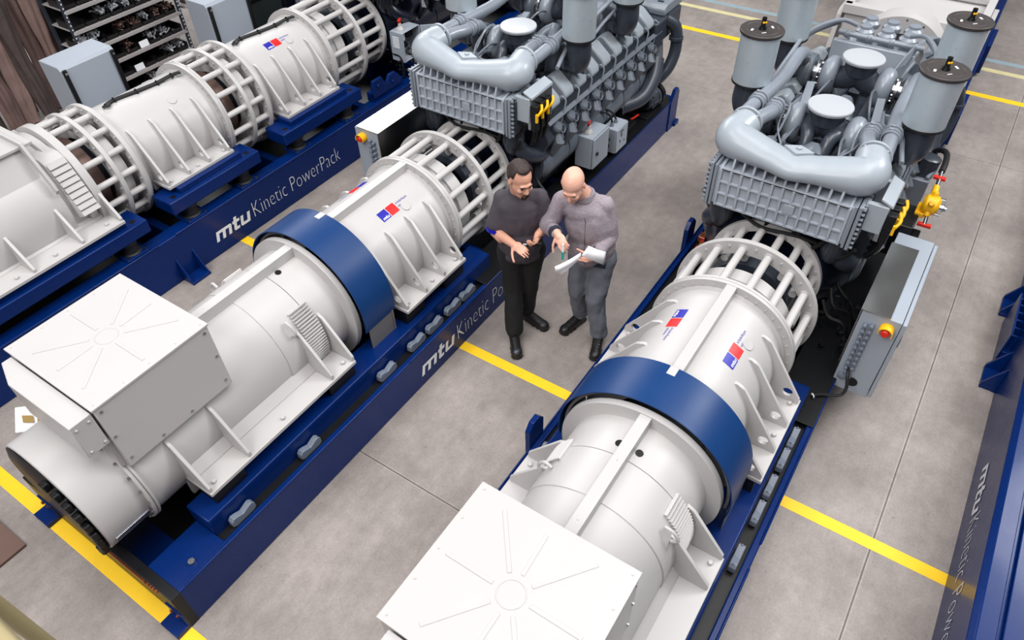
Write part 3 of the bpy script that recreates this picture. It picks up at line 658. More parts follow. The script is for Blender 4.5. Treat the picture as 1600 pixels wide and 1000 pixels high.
            for q in range(4): MB().bolt((x0+.1+q*.16, Y(.52), 1.40), UP, .016, .05).build('stud', ZINC, t)
    # fuel filter block at the rear
    m = MB().box(6.72, 7.22, .48, 1.12, 1.30, 1.46); m.box(6.68, 6.74, .46, 1.14, 1.36, 1.60); m.build('filter_block', GREYC, t, bevel=.008)
    for x in (6.92, 7.12):
        for y in (.58, .76, .94):
            m = MB(); m.lathe([(0, .07), (.06, .065), (.07, .05), (.14, .05), (.145, .076), (.16, .08), (.185, .078), (.20, .06), (.205, .052), (.225, .05), (.23, 0)], (x, y, 1.45), UP, 28); m.build('fuel_filter', GREY, t)
    m = MB(); m.curve([(6.72, 1.12, 1.66), (6.72, .77, 1.655), (6.72, .42, 1.66)], .025, 12); 
    for y in (1.05, .86, .68, .50): m.cyl((6.72, y, 1.64), (6.85, y, 1.56), .02, seg=10); m.ball((6.72, y, 1.655), .034, 12)
    m.build('fuel_rail', GREY, t)
    m = MB()
    for k in range(5): m.curve([(6.45+k*.03, .56-k*.01, 1.55), (6.7+k*.03, .50-k*.012, 1.66), (7.05, .42-k*.014, 1.64), (7.2, .40-k*.02, 1.5)], .009, 6)
    m.curve([(6.35, .50, 1.45), (6.4, .46, 1.60), (6.5, .44, 1.63), (6.6, .46, 1.5)], .012, 8); m.build('sensor_line', GREY, t)
    m = MB().box(6.75, 7.35, .12, .42, 1.10, 1.34); m.build('rear_housing', GREYD, t, bevel=.02)
    m = MB().prism([(6.95, 1.34), (6.95, 1.40), (7.0, 1.45), (7.40, 1.45), (7.40, 1.34)], lambda u, v, d: V((u, d, v)), .14, .44); m.build('rear_cover', GREY, t, bevel=.015)
    m = MB(); m.curve([(7.05, .40, 1.455), (7.1, .34, 1.49), (7.18, .30, 1.46), (7.25, .22, 1.46)], .008, 6); m.box(7.12, 7.16, .29, .32, 1.45, 1.475); m.box(7.02, 7.05, .20, .26, 1.45, 1.458); m.build('sensor_line', GREYD, t)
    m = MB().prism([(y, z) for y, z in [(.25, .45), (.15, .8), (.2, 1.2), (.45, 1.36), (1.09, 1.36), (1.34, 1.2), (1.39, .8), (1.29, .45)]], lambda u, v, d: V((d, u, v)), 6.98, 7.12); m.build('gear_housing', GREYC, t, bevel=.02)
    m = MB(); m.curve([(7.02, .16, 1.30), (7.10, .06, 1.20), (7.10, .03, .98), (7.02, .05, .80), (6.92, .12, .68)], .062, 16); m.ring((7.10, .04, 1.08), UP, 0, .03, .05, .075, 24); m.build('water_pipe', GREYD, t)
    m = MB(); m.curve([(6.30, .22, .62), (6.52, .10, .66), (6.72, .08, .80), (6.85, .12, .95)], .075, 16); m.lathe([(0, .085), (.03, .085), (.03, 0)], (6.28, .23, .62), (-1, .4, -.1), 24); m.build('water_pipe', GREYD, t)
    # electronic control unit with yellow locking clips on the right-hand side
    m = MB().box(4.40, 4.72, .115, .15, 1.33, 1.60); cu = m.build('control_unit', ZINC, t, bevel=.006)
    m = MB().prism([(.10, 1.60), (.11, 1.625), (.27, 1.66), (.27, 1.64)], lambda u, v, d: V((d, .10+(u-.10)*.5, v)), 4.39, 4.71).box(4.38, 4.42, .12, .26, 1.40, 1.61).box(4.69, 4.73, .12, .26, 1.40, 1.61); m.build('mounting_plate', PALEG, t, bevel=.006)
    for k in range(3):
        x = 4.42+k*.085
        m = MB().box(x-.032, x+.032, .06, .118, 1.45, 1.56).box(x-.026, x+.026, .065, .112, 1.33, 1.46); m.curve([(x, .09, 1.34), (x, .10, 1.26), (x+.04, .15, 1.16)], .020, 10); c = m.build('plug', BLACK, cu, bevel=.005)
        m = MB(); m.curve([(x-.034, .053, 1.48), (x-.012, .036, 1.51), (x+.012, .036, 1.53), (x+.036, .053, 1.555)], .011, 8); m.box(x-.044, x-.024, .045, .062, 1.43, 1.50); m.build('locking_clip', YEL, c)
    # starter and alternator low on the right-hand side
    m = MB(); m.lathe([(0, 0), (0, .085), (.02, .105), (.16, .108), (.17, .12), (.20, .12), (.21, .10), (.24, .10), (.24, 0)], (6.72, .17, .50), (1, -.12, 0), 32)
    for k in range(10): a = k*PI/5; m.obox((6.83, .157+.11*math.cos(a), .50+.11*math.sin(a)), XD*.07, (0, .006*math.cos(a), .006*math.sin(a)), (0, -.008*math.sin(a), .008*math.cos(a)))
    m.box(6.76, 6.86, .13, .20, .60, .635); m.build('alternator', GREYD, t, bevel=.003)
    m = MB(); m.lathe([(0, .12), (.05, .12), (.05, 0)], (6.95, .145, .50), (1, -.12, 0), 32); m.build('fan_cowl', BLACK, t)
    m = MB(); m.box(6.60, 6.98, .05, .3, .355, .39); m.build('alternator_bracket', BLACK, t, bevel=.003)
    # dark piping and hoses below the cooler and behind the coupling
    m = MB(); m.lathe([(4.46, 0), (4.46, .43), (4.60, .50), (4.72, .50), (4.72, 0)], (0, AY, AZ), XD, 64); m.build('flywheel_housing', DKNAVY, t)
    m = MB()
    for k in range(4):
        y = .22+k*.2; m.curve([(4.40, y, 1.22), (4.43, y+.05, 1.12), (4.45, y+.12, 1.08), (4.55, y+.16, 1.16)], .015, 8)
    m.curve([(4.42, 1.02, 1.2), (4.38, .85, 1.17), (4.40, .6, 1.18), (4.46, .4, 1.12)], .013, 8)
    m.build('harness', RUBBER, t)
    m = MB(); rnd = random.Random(9)
    for k in range(34):
        x = 4.25+rnd.random()*.5; y = .02+rnd.random()*.28; z = .36+rnd.random()*.3; m.bolt((x, y, z), (rnd.random()-.5, -.5, rnd.random()), .010+.01*rnd.random(), .03)
    for k in range(3):
        x = 4.3+rnd.random()*.4; m.curve([(x, .05, .40), (x+.05, .10, .50+.1*rnd.random()), (x+.1*rnd.random(), .22, .62), (x+.12, .3, .7)], .014, 8)
    m.build('fuel_fitting', BLACK, t)
    return t

# ------------------------------------------------------------------ cabinets and boxes
def control_cabinet(label, mirror):
    """side cabinet on the skid's right (mirror False) or left; steel hood, emergency stop, cable glands on the near end"""
    F = (lambda y: y) if not mirror else (lambda y: 1.54-y)
    t = thing('control_cabinet', (4.55, F(-.10), .30), label, 'control cabinet')
    def bx(m, x0, x1, a, b, z0, z1): return m.box(x0, x1, *sorted((F(a), F(b))), z0, z1)
    bx(MB(), 4.05, 5.02, -.225, .022, .30, 1.045).build('cabinet_body', CABG, t, bevel=.004)
    d = bx(MB(), 4.055, 5.015, -.255, -.229, .31, 1.035).build('cabinet_door', CABG, t, bevel=.005)
    for x in (4.3, 4.8): bx(MB(), x, x+.06, -.275, -.255, .62, .70).build('latch', BLACK, d, bevel=.004)
    m = MB().prism([(.026, .55), (.032, .55), (.034, 1.056), (-.15 if not mirror else -.225, 1.056), (-.15 if not mirror else -.225, 1.050), (.026, 1.048)], lambda u, v, dd: V((dd, F(u), v)), 4.045, 4.86 if not mirror else 5.0)
    m.build('steel_hood', BRUSH, t, label='brushed steel cover over the cabinet')
    c = V((4.05, F(-.155), .965))
    m = MB(); m.lathe([(0, .0), (0, .030), (-.03, .030), (-.03, 0)], c, XD, 28); b = m.build('emergency_stop_base', YEL, t)
    m = MB(); m.ring(c, XD, -.062, 0, .040, .046, 32, -PI*.62, PI*.62, UP); m.build('stop_shroud', YEL, b, label='yellow protective collar')
    m = MB(); m.lathe([(-.025, .014), (-.045, .014), (-.046, .026), (-.058, .028), (-.066, .022), (-.067, 0)], c, XD, 28); m.build('stop_button', REDM, b, label='red mushroom button')
    for k in range(9):
        for j, y in enumerate((-.068, -.028)):
            p = V((4.05, F(y), .955-k*.052-(.0 if j == 0 else .012)))
            m = MB(); m.lathe([(0, .017), (-.012, .017), (-.012, .0155), (-.032, .0145), (-.036, .010), (-.036, 0)], p, XD, 14); m.build('cable_gland', PADR, t)
    for p, r in (((4.05, F(-.022), .44), .026), ((4.05, F(-.062), .455), .022)):
        m = MB(); m.lathe([(0, r), (-.03, r), (-.035, r*.6), (-.035, 0)], p, XD, 20); m.build('cable_gland', PADR, t)
    m = MB(); m.lathe([(0, .04), (-.004, .04), (-.004, 0)], (4.05, F(-.10), .40), XD, 28); m.build('cable_port', BLACK, t)
    if not mirror:
        m = MB(); m.curve([(4.03, -.045, .53), (3.97, -.06, .52), (3.93, -.085, .44), (3.90, -.07, .385), (3.86, .0, .38), (3.82, .06, .385), (3.78, .09, .385)], .012, 8); m.build('cable', RUBBER, t, label='black cable looping from a gland')
        m = MB().torus((3.785, .09, .39), (1, -1, .3), .016, .005, 14, 6); m.build('cable_tie', LETTER, t)
    return t
def junction_box(label, dx=0, dy=0, dz=0, opened=False):
    t = thing('junction_box', (5.43+dx, .09+dy, .505+dz), label, 'junction box')
    X = lambda x: x+dx; Yy = lambda y: y+dy; Z = lambda z: z+dz
    if not opened:
        MB().box(X(5.28), X(5.585), Yy(.01), Yy(.185), Z(.505), Z(.83)).build('box_body', CABG, t, bevel=.004)
        d = MB().box(X(5.284), X(5.581), Yy(-.012), Yy(.006), Z(.51), Z(.826)).build('box_door', CABG, t, bevel=.005)
        m = MB(); m.lathe([(0, .018), (.014, .016), (.016, 0)], (X(5.345), Yy(-.012), Z(.655)), (0, -1, 0), 16); m.build('handle', BLACK, d)
    else:
        m = MB().box(X(5.28), X(5.285), Yy(.01), Yy(.185), Z(.505), Z(.83)).box(X(5.58), X(5.585), Yy(.01), Yy(.185), Z(.505), Z(.83)).box(X(5.28), X(5.585), Yy(.01), Yy(.185), Z(.505), Z(.51)).box(X(5.28), X(5.585), Yy(.01), Yy(.185), Z(.825), Z(.83)).box(X(5.28), X(5.585), Yy(.178), Yy(.185), Z(.505), Z(.83))
        for a in (X(5.285), X(5.573)): m.box(a, a+.008, Yy(.0), Yy(.012), Z(.505), Z(.83))
        m.build('box_body', CABG, t, bevel=.002)
        m = MB().obox((X(5.665), Yy(-.085), Z(.667)), (.075, -.085, 0), (.006, .005, 0), (0, 0, .158)); m.build('box_door', CABG, t, bevel=.003)
        m = MB()
        for k in range(6): m.box(X(5.276), X(5.281), Yy(.06), Yy(.15), Z(.66+k*.022), Z(.672+k*.022))
        m.build('vent_louvre', LETTER, t)
        m = MB().box(X(5.33), X(5.45), Yy(.12), Yy(.178), Z(.68), Z(.77)); m.build('relay', LETTER, t, bevel=.003)
        m = MB().box(X(5.47), X(5.56), Yy(.10), Yy(.178), Z(.70), Z(.80)); m.box(X(5.37), X(5.47), Yy(.11), Yy(.17), Z(.60), Z(.65)); m.build('terminal_strip', BLACK, t, bevel=.003)
        m = MB(); m.curve([(X(5.30), Yy(.05), Z(.81)), (X(5.305), Yy(.04), Z(.70)), (X(5.33), Yy(.05), Z(.62)), (X(5.33), Yy(.06), Z(.53))], .010, 8); m.build('wiring', REDM, t, label='red wires')
    c = V((X(5.37), Yy(.10), Z(.83)))
    m = MB(); m.lathe([(0, .045), (.012, .045), (.045, .022), (.075, .018), (.075, 0)], c, UP, 6); s = m.build('switch_mount', WHITE, t, smooth=0)
    m = MB().cyl(c+V((0, 0, .07)), c+V((0, 0, .105)), .012, seg=12).obox(c+V((0, 0, .11)), (.032, .012, 0), (-.004, .010, 0), (0, 0, .010)); m.build('isolator_key', REDM, s, bevel=.003)
    return t
# ------------------------------------------------------------------ two like machines: middle row, then right-hand row
OY2, OY3 = 2.70, 0.0
def right_of(o): return shift(copy_tree(o), (0, OY3-OY2, 0))
b2 = skid('navy blue skid under the middle machine, its near corner at the lower left', OY2, .36, .36, 7.3, True, (2.62, .105)); pad_mounts(b2, PADX, .36); end_post(b2, 7.3); shift(b2, (0, OY2, 0))
b3 = right_of(b2); b3['label'] = 'navy blue skid under the right-hand machine, running out of the bottom of the picture'
def add_lug(t, OY):
    m = MB().prism([(0, .02), (.30, .02), (.30, .30), (.26, .36), (.04, .36), (0, .30)], lambda u, v, d: V((2.14+u, d, v)), -.05, 0)
    o = m.build('lifting_lug', NAVY, t, bevel=.004)
add_lug(b3, OY3)
for xx in (4.73, 4.70, 4.02, 3.99): MB().box(xx, xx+.012, .012, .165, .372, .380).build('trim_strip', STEEL, b3, label='thin bright metal strip across the black plate')
g2 = shift(generator('white generator with sheet-metal terminal box at the near end of the middle machine'), (0, OY2, 0))
g3 = right_of(g2); g3['label'] = 'brightly lit white generator with terminal box at the bottom centre of the right-hand machine'
d2 = shift(drum('white drum with navy guard band, left of the man in the dark t-shirt', band=True), (0, OY2, 0))
d3 = right_of(d2); d3['label'] = 'white drum with navy guard band and two stickers in the right-hand machine'
c2 = shift(cage('white cage of bars between the drum and the grey engine of the middle machine', 3.59, 4.02, 4.42, AZ, .5, .512, .423, .455, .365), (0, OY2, 0))
c3 = right_of(c2); c3['label'] = 'white cage of bars between the drum and the grey engine of the right-hand machine'
e2 = engine('grey diesel engine of the middle machine, above the two men'); shift(e2, (0, OY2, 0))
e3 = right_of(e2); e3['label'] = 'grey diesel engine of the right-hand machine with four filters and two pale round covers'
k2 = shift(control_cabinet('grey control cabinet with bright steel top on the left side of the middle machine', True), (0, OY2, 0))
k3 = control_cabinet('blue-grey control cabinet with two columns of cable glands, right of the right-hand machine', False)
j2 = shift(junction_box('closed grey box with red isolator key above the bald man'), (0, OY2, 0))
def meter_box():
    t = thing('sensor_box', (5.89, .07, .43), 'smaller grey box with printed front right of the box with the red key', 'junction box')
    MB().box(5.76, 6.0, 0, .15, .425, .685).build('box_body', CABG, t, bevel=.004)
    f = MB().box(5.765, 5.995, -.012, 0, .43, .68).build('box_door', CABG, t, bevel=.004)
    m = MB()
    for z, a, b in ((.63, 5.83, 5.90), (.60, 5.84, 5.88), (.575, 5.85, 5.88), (.54, 5.83, 5.835), (.50, 5.92, 5.94)): m.box(a, b, -.0135, -.012, z, z+.014)
    m.box(5.83, 5.85, -.0135, -.012, .52, .54); m.build('print', BLACK, f, smooth=0)
    m = MB()
    for x in (5.82, 5.90): m.lathe([(0, .02), (.02, .02), (.02, .014), (.04, .012), (.04, 0)], (x, .08, .685), UP, 14)
    m.build('cable_gland', PADR, t)
    m = MB(); m.curve([(5.82, .08, .72), (5.80, .10, .80), (5.72, .16, .86), (5.60, .24, .86)], .010, 8); m.curve([(5.90, .08, .72), (5.87, .12, .80), (5.78, .18, .86), (5.66, .26, .84)], .010, 8); m.build('cable', RUBBER, t)
    m = MB()
    for z in (.50, .57): m.lathe([(0, .02), (.03, .02), (.035, .012), (.035, 0)], (5.76, .08, z), (-1, 0, 0), 14)
    m.build('cable_plug', BLACK, t); return t
shift(meter_box(), (0, OY2, 0))
def pipework(parent_y):
    t = thing('fuel_valves', (5.35, .15, .36), 'dark fuel valves with brass fitting and red handles on the middle skid behind the boxes', 'valve')
    m = MB(); m.curve([(5.45, .28, .55), (5.6, .26, .62), (5.75, .24, .60), (6.2, .20, .50)], .022, 10); m.box(6.1, 6.4, .08, .26, .36, .46); m.cyl((6.2, .16, .46), (6.2, .16, .56), .03); m.build('valve_block', BLACK, t, bevel=.004)
    m = MB(); m.cyl((5.52, .22, .80), (5.66, .22, .84), .016); m.cyl((5.64, .2, .62), (5.64, .2, .70), .02); m.build('gauge', ZINC, t)
    m = MB().cyl((5.70, .20, .72), (5.70, .20, .80), .022, seg=8).cyl((5.70, .20, .78), (5.74, .20, .80), .014, seg=8); m.build('brass_fitting', BRASS, t)
    m = MB().obox((6.45, .13, .46), (.06, -.02, .01), (.004, .01, 0), (0, 0, .005)); m.build('valve_handle', REDM, t, bevel=.002)
    m = MB().cyl((4.62, .12, .36), (4.62, .12, .48), .05, .04).cyl((4.62, .12, .48), (4.62, .12, .52), .025); m.build('filler_cap', GREYD, t)
    m = MB().cyl((4.45, .10, .55), (4.40, .12, .72), .012, .016).cyl((4.50, .08, .55), (4.46, .10, .72), .012, .016); m.build('plier_handle', REDM, t)
    return t
shift(pipework(0), (0, OY2, 0))
def red_valves():
    t = thing('fuel_valves', (4.72, 1.35, .36), 'brass and red valve fittings on the left edge of the right-hand skid beside the cage', 'valve')
    m = MB(); m.curve([(4.45, 1.36, .40), (4.6, 1.36, .44), (4.75, 1.37, .50), (4.9, 1.38, .58)], .018, 10); m.build('valve_pipe', BRASS, t)
    m = MB()
    for x, z in ((4.60, .50), (4.68, .54), (4.56, .44)): m.obox((x, 1.36, z), (.022, 0, 0), (0, .022, .004), (0, 0, .012))
    m.obox((4.55, 1.22, .50), (.02, 0, 0), (0, .02, 0), (0, 0, .012)); m.build('valve_handle', REDM, t, bevel=.003)
    m = MB().box(4.72, 4.80, 1.33, 1.39, .58, .63); m.build('valve_body', COPPER, t, bevel=.004); return t
red_valves()
# yellow pump with hose on the right side of the right-hand engine
def pump():
    t = thing('hand_pump', (5.55, -.08, .36), 'yellow pump with red taps and a black hose right of the right-hand engine', 'pump')
    m = MB(); c = V((5.58, -.105, .99))
    m.lathe([(-.06, 0), (-.06, .05), (-.04, .075), (.04, .075), (.06, .05), (.06, 0)], c, (0, -1, 0), 24)
    for a in range(5): q = V((math.cos(a*1.2566), 0, math.sin(a*1.2566))); m.cyl(c+q*.05, c+q*.105, .028, .02, 12)
    m.box(5.50, 5.66, -.09, -.02, .90, .94); m.cyl((5.66, -.10, 1.0), (5.78, -.09, 1.04), .030, .022, 14); m.build('pump_body', YEL, t, bevel=.006)
    m = MB(); m.lathe([(0, .03), (.03, .03), (.035, .02), (.05, .02), (.05, 0)], (5.575, -.165, .99), (0, -1, 0), 20); m.bolt((5.535, -.14, .95), (0, -1, 0), .012, .05); m.bolt((5.625, -.14, .95), (0, -1, 0), .012, .05); m.bolt((5.625, -.14, 1.03), (0, -1, 0), .012, .05); m.build('bolt', ZINC, t)
    m = MB().obox((5.87, -.085, 1.06), (.018, 0, 0), (0, .045, 0), (0, 0, .012)); m.obox((5.47, -.12, .87), (.014, 0, 0), (0, .05, 0), (0, 0, .014)); m.build('tap', REDM, t, bevel=.004)
    m = MB().cyl((5.78, -.09, 1.04), (5.95, -.08, 1.07), .015).cyl((5.47, -.12, .87), (5.52, -.11, .94), .014); m.build('pipe_stub', ZINC, t)
    m = MB(); m.curve([(5.95, -.08, 1.07), (6.10, -.08, 1.07), (6.35, -.06, 1.02), (6.6, .0, .90), (6.85, .08, .70)], .024, 12); m.build('hose', RUBBER, t)
    m = MB().box(5.30, 5.62, -.06, .14, .62, .92).box(5.34, 5.50, -.12, -.06, .66, .80); m.cyl((5.2, -.02, .70), (5.4, -.02, .75), .03); m.build('pump_bracket', BLACK, t, bevel=.01)
    m = MB(); m.cyl((5.16, -.06, .70), (5.30, -.06, .78), .016); m.curve([(5.14, -.07, .70), (5.10, -.09, .60), (5.16, -.10, .55), (5.20, -.09, .66)], .008, 8); m.build('drain_line', STEEL, t)
    m = MB().box(5.95, 6.35, -.03, .14, .70, .95); m.curve([(5.98, .0, .96), (6.1, -.03, 1.0), (6.25, .0, .98)], .02, 8); m.build('actuator_bracket', GREY, t, bevel=.008)
    m = MB().lathe([(0, .085), (.16, .085), (.17, .07), (.17, 0)], (6.08, .05, .93), (.1, -.1, 1), 28); m.build('actuator', GREYD, t)
    m = MB().box(5.02, 5.35, -.21, .02, .74, .80).box(5.02, 5.30, -.23, -.20, .40, .80); m.build('side_tray', CABG, t, bevel=.004)
    return t
pump()

# ------------------------------------------------------------------ left-hand machine, mounted on rubber feet
OY1 = 5.36; Z1 = AZ+.145
s1 = skid('navy blue skid of the left-hand machine with rubber-mounted rafts and white lettering', OY1, .46, -1.5, 9.0, False, (2.86, .14))
def foot_bracket(t, x):
    MB().box(x, x+.20, -.14, 0, 0, .025).prism([(0, 0), (-.14, 0), (0, .24)], lambda u, v, d: V((d, u, v)), x+.0, x+.018).prism([(0, 0), (-.14, 0), (0, .24)], lambda u, v, d: V((d, u, v)), x+.18, x+.198).build('floor_bracket', NAVY, t, bevel=.003)
foot_bracket(s1, 2.42)
m = MB().box(5.25, 5.75, .06, .16, .46, .56).prism([(0, 0), (.45, 0), (.45, .10), (.38, .17), (.28, .17), (.22, .08), (.16, .20), (.02, .20), (0, .12)], lambda u, v, d: V((5.25+u, d, .5+v)), .05, .085)
m.bolt((5.33, .05, .63), (0, -1, 0), .022, .02); m.bolt((5.57, .05, .58), (0, -1, 0), .022, .02); m.build('engine_mount', NAVY, s1, bevel=.005)
shift(s1, (0, OY1, 0))
def raft(xa, xb, label):
    t = thing('mounting_raft', ((xa+xb)/2, AY, .46), label, 'machine raft', 'navy rafts on rubber feet')
    for s in (0, 1):
        fy = (lambda u: u) if not s else (lambda u: 1.54-u)
        b = MB().box(xa, xb, *sorted((fy(.035), fy(.30))), .60, .725).build('raft_beam', NAVY, t, bevel=.01)
        m = MB()
        for x in (xa+.09, xb-.09): m.cyl((x, fy(.11), .72), (x, fy(.11), .7265), .026, seg=20)
        m.build('lifting_hole', BLACK, b)
        MB().box(xa+.16, xb-.16, *sorted((fy(.085), fy(.28))), .725, .777).build('foot_shim', NAVY, t, bevel=.004)
        for x in (xa+.20, xb-.20):
            m = MB(); m.lathe([(0, .088), (.02, .088), (.03, .075), (.075, .065), (.11, .075), (.125, .085), (.14, .085)], (x, fy(.125), .46), UP, 28); r = m.build('rubber_mount', RUBBER, t)
            MB().box(x-.11, x+.11, *sorted((fy(.02), fy(.23))), .46, .475).build('mount_plate', NAVY, r, bevel=.003)
            m = MB()
            for dx in (-.09, .09):
                for y in (.04, .21): m.bolt((x+dx, fy(y), .475), UP, .013, .016)
            m.build('bolt', ZINC, r)
    MB().box(xa+.1, xa+.22, .3, 1.24, .60, .70).box(xb-.22, xb-.1, .3, 1.24, .60, .70).build('cross_beam', NAVY, t, bevel=.008)
    return shift(t, (0, OY1, 0))
raft(-.6, 2.36, 'long navy raft under the white generator of the left-hand machine')
raft(2.60, 3.62, 'navy raft under the first plain drum, above the white mtu lettering')
raft(3.94, 5.06, 'navy raft under the drum with the sticker in the left-hand machine')
dA = shift(drum('plain white drum with a black cable on top, in the left-hand machine', az=Z1, dx=-.02, strip=False, stickers=(), cable=True), (0, OY1, 0))
dB = shift(drum('white drum with blue and red sticker in the left-hand machine, nearest its engine', az=Z1, dx=1.41, strip=False, stickers=(1,), cable=True, sx=2.99), (0, OY1, 0))
shift(cage('white cage between generator and plain drum at the left edge of the picture', 2.19, 2.41, 2.60, Z1, .5, .525, .525, .48, .48, inner=False), (0, OY1, 0))
shift(cage('white cage between the two drums of the left-hand machine', 3.58, 3.82, 4.03, Z1, .5, .525, .525, .48, .48, inner=False), (0, OY1, 0))
shift(cage('white cage beyond the stickered drum, leading to the dark engine', 5.01, 5.45, 5.87, Z1, .5, .512, .423, .455, .365), (0, OY1, 0))
def rotor_bits():
    for xa, xb, lab in ((2.20, 2.60, 'first'), (3.60, 4.03, 'second')):
        t = thing('flexible_coupling', ((xa+xb)/2, AY, Z1-.3), 'brown and white coupling rotor seen through the %s' % ('cage left of the plain drum' if lab == 'first' else 'cage between the two left-hand drums'), 'coupling')
        L_ = xb-xa
        MB().lathe([(xa, 0), (xa, .36), (xa+.03, .36), (xa+.03, .22), (xb-.03, .22), (xb-.03, .30), (xb, .30), (xb, 0)], (0, AY, Z1), XD, 48).build('shaft', GREYD, t)
        MB().lathe([(xa+L_*.56, .30), (xa+L_*.56, .425), (xa+L_*.86, .425), (xa+L_*.86, .30)], (0, AY, Z1), XD, 64).build('white_ring', WHITE, t, label='wide white ring')
        MB().lathe([(xa+L_*.2, .24), (xa+L_*.2, .33), (xa+L_*.42, .33), (xa+L_*.42, .24)], (0, AY, Z1), XD, 48).build('brown_ring', BROWNC, t, label='brown ring')
        shift(t, (0, OY1, 0))
rotor_bits()
def big_generator():
    t = thing('generator', (.9, AY, .6), 'large white generator with louvred hood at the left edge of the picture', 'generator')
    az = Z1
    MB().lathe([(-.8, .3), (-.8, .50), (1.93, .50), (1.94, .47), (2.13, .47), (2.14, .535), (2.205, .535), (2.205, .3)], (0, AY, az), XD, 96).build('stator_shell', WHITE, t, smooth=30)
    MB().lathe([(2.05, .48), (2.06, .50), (2.12, .50), (2.12, .48)], (0, AY, az), XD, 64).build('end_ring', WHITE, t)
    # feet
    for side in (0, 1):
        fy = (lambda u: u) if not side else (lambda u: 1.54-u)
        m = MB().box(-.6, 2.20, *sorted((fy(.06), fy(.42))), .777, .805)
        for x in (.4, .85, 1.30, 1.62, 2.08): m.bolt((x, fy(.13), .805), UP, .018, .02)
        m.build('foot_plate', WHITE, t, bevel=.004)
        MB().prism([(.26, .805), (.30, .84), (.46, .84), (.46, .805)], lambda u, v, d: V((d, fy(u), v)), -.6, 2.15).build('foot_web', WHITE, t, bevel=.004)
        for x in (.50, .95, 1.42, 1.835, 2.185):
            MB().prism([(.075, .805), (.075, .83), (.27, 1.05), (.34, 1.08), (.40, 1.06), (.42, .805)], lambda u, v, d: V((d, fy(u), v)), x-.012, x+.012).build('gusset', WHITE, t, bevel=.003)
    # louvred hood across the far end
    pr = [(.20, .93), (.40, 1.345), (.46, 1.375), (1.08, 1.375), (1.14, 1.345), (1.34, .93), (1.28, .9), (1.08, 1.30), (.46, 1.30), (.26, .9)]
    h = MB().prism(pr, lambda u, v, d: V((d, u, v)), 1.965, 2.135).build('air_hood', WHITE, t, bevel=.006)
    for side in (0, 1):
        fy = (lambda u: u) if not side else (lambda u: 1.54-u); m = MB()
        for k in range(9):
            f = (k+.5)/9; m.obox((2.05, fy(.20+.20*f-.008), .93+.415*f), XD*.075, (0, (.012 if not side else -.012), .016), (0, (-.012 if not side else .012), .006))
        m.build('louvre', WHITE, h)
    # rear terminal box with a sloping cover plate
    c = MB().prism([(.30, 1.0), (.50, 1.44), (.62, 1.52), (.95, 1.52), (1.24, 1.0)], lambda u, v, d: V((d, u, v)), .6, 1.88); c.build('terminal_box', WHITE, t, bevel=.01)
    m = MB().obox((1.69, .395, 1.235), XD*.215, V((0, .115, .253)), V((0, -.0045, .002)))
    for dx in (-.19, .19):
        for q in (-.85, 0, .85): m.bolt((1.69+dx, .395+.115*q-.004, 1.235+.253*q), (0, -.9, .42), .007, .004)
    m.torus((1.66, .39, 1.235), (0, -.91, .41), .03, .003, 20, 6); cv = m.build('cover_plate', WHITE, t, bevel=.002)
    m = MB().prism([(.50, 1.52), (.42, 1.40), (.30, 1.20), (.27, 1.16), (.25, 1.20), (.27, 1.26), (.45, 1.56), (1.05, 1.56), (1.05, 1.52)], lambda u, v, d: V((d, u, v)), 1.90, 1.925); m.build('lifting_plate', WHITE, t, bevel=.004)
    m = MB().box(1.30, 2.0, .48, 1.06, 1.50, 1.525); m.build('top_cover', WHITE, t, bevel=.004)
    m = MB().box(1.50, 1.62, .80, .92, 1.525, 1.528); m.build('rating_plate', LETTER, t, bevel=.001)
    return shift(t, (0, OY1, 0))
big_generator()
# dark engine of the left-hand machine: a copy of the engine in navy paint
def recolor(o):
    for ch in o.children:
        if ch.type == 'MESH' and ch.data.materials and ch.data.materials[0] in (GREY, GREYC, GREYD, GREYM, PALEG, FILTM):
            ch.material_slots[0].link = 'OBJECT'; ch.material_slots[0].material = DKNAVY
        recolor(ch)
e1 = copy_tree(e2); shift(e1, (1.46, OY1-OY2, .145)); recolor(e1); e1['label'] = 'nearly black navy engine of the left-hand machine at the top edge, behind the open box'
junction_box('open grey box with red wires inside, on the dark engine at the top', .53, OY1+.035, .19, True)
# cabinets on the far side of the left-hand machine
def tall_box(x0, x1, label):
    t = thing('tall_cabinet', ((x0+x1)/2, 7.18, 0), label, 'cabinet')
    MB().box(x0, x1, 7.0, 7.34, 0, 1.40).prism([(7.0, 1.40), (7.03, 1.43), (7.34, 1.43), (7.34, 1.40)], lambda u, v, d: V((d, u, v)), x0, x1).build('cabinet_body', CABG, t, bevel=.006)
    for x in (x0+.01, x1-.05):
        s = MB().box(x, x+.04, 6.975, 7.0, .1, 1.41).build('corner_guard', BLACK, t, bevel=.008); MB().bolt((x+.02, 6.975, 1.375), (0, -1, 0), .012, .006).build('bolt', STEEL, s)
tall_box(2.92, 3.48, 'blue-grey steel cabinet with two black corner strips, in front of the shelf rack')
tall_box(4.60, 5.16, 'second blue-grey steel cabinet with black strips, at the top right of the shelf rack')

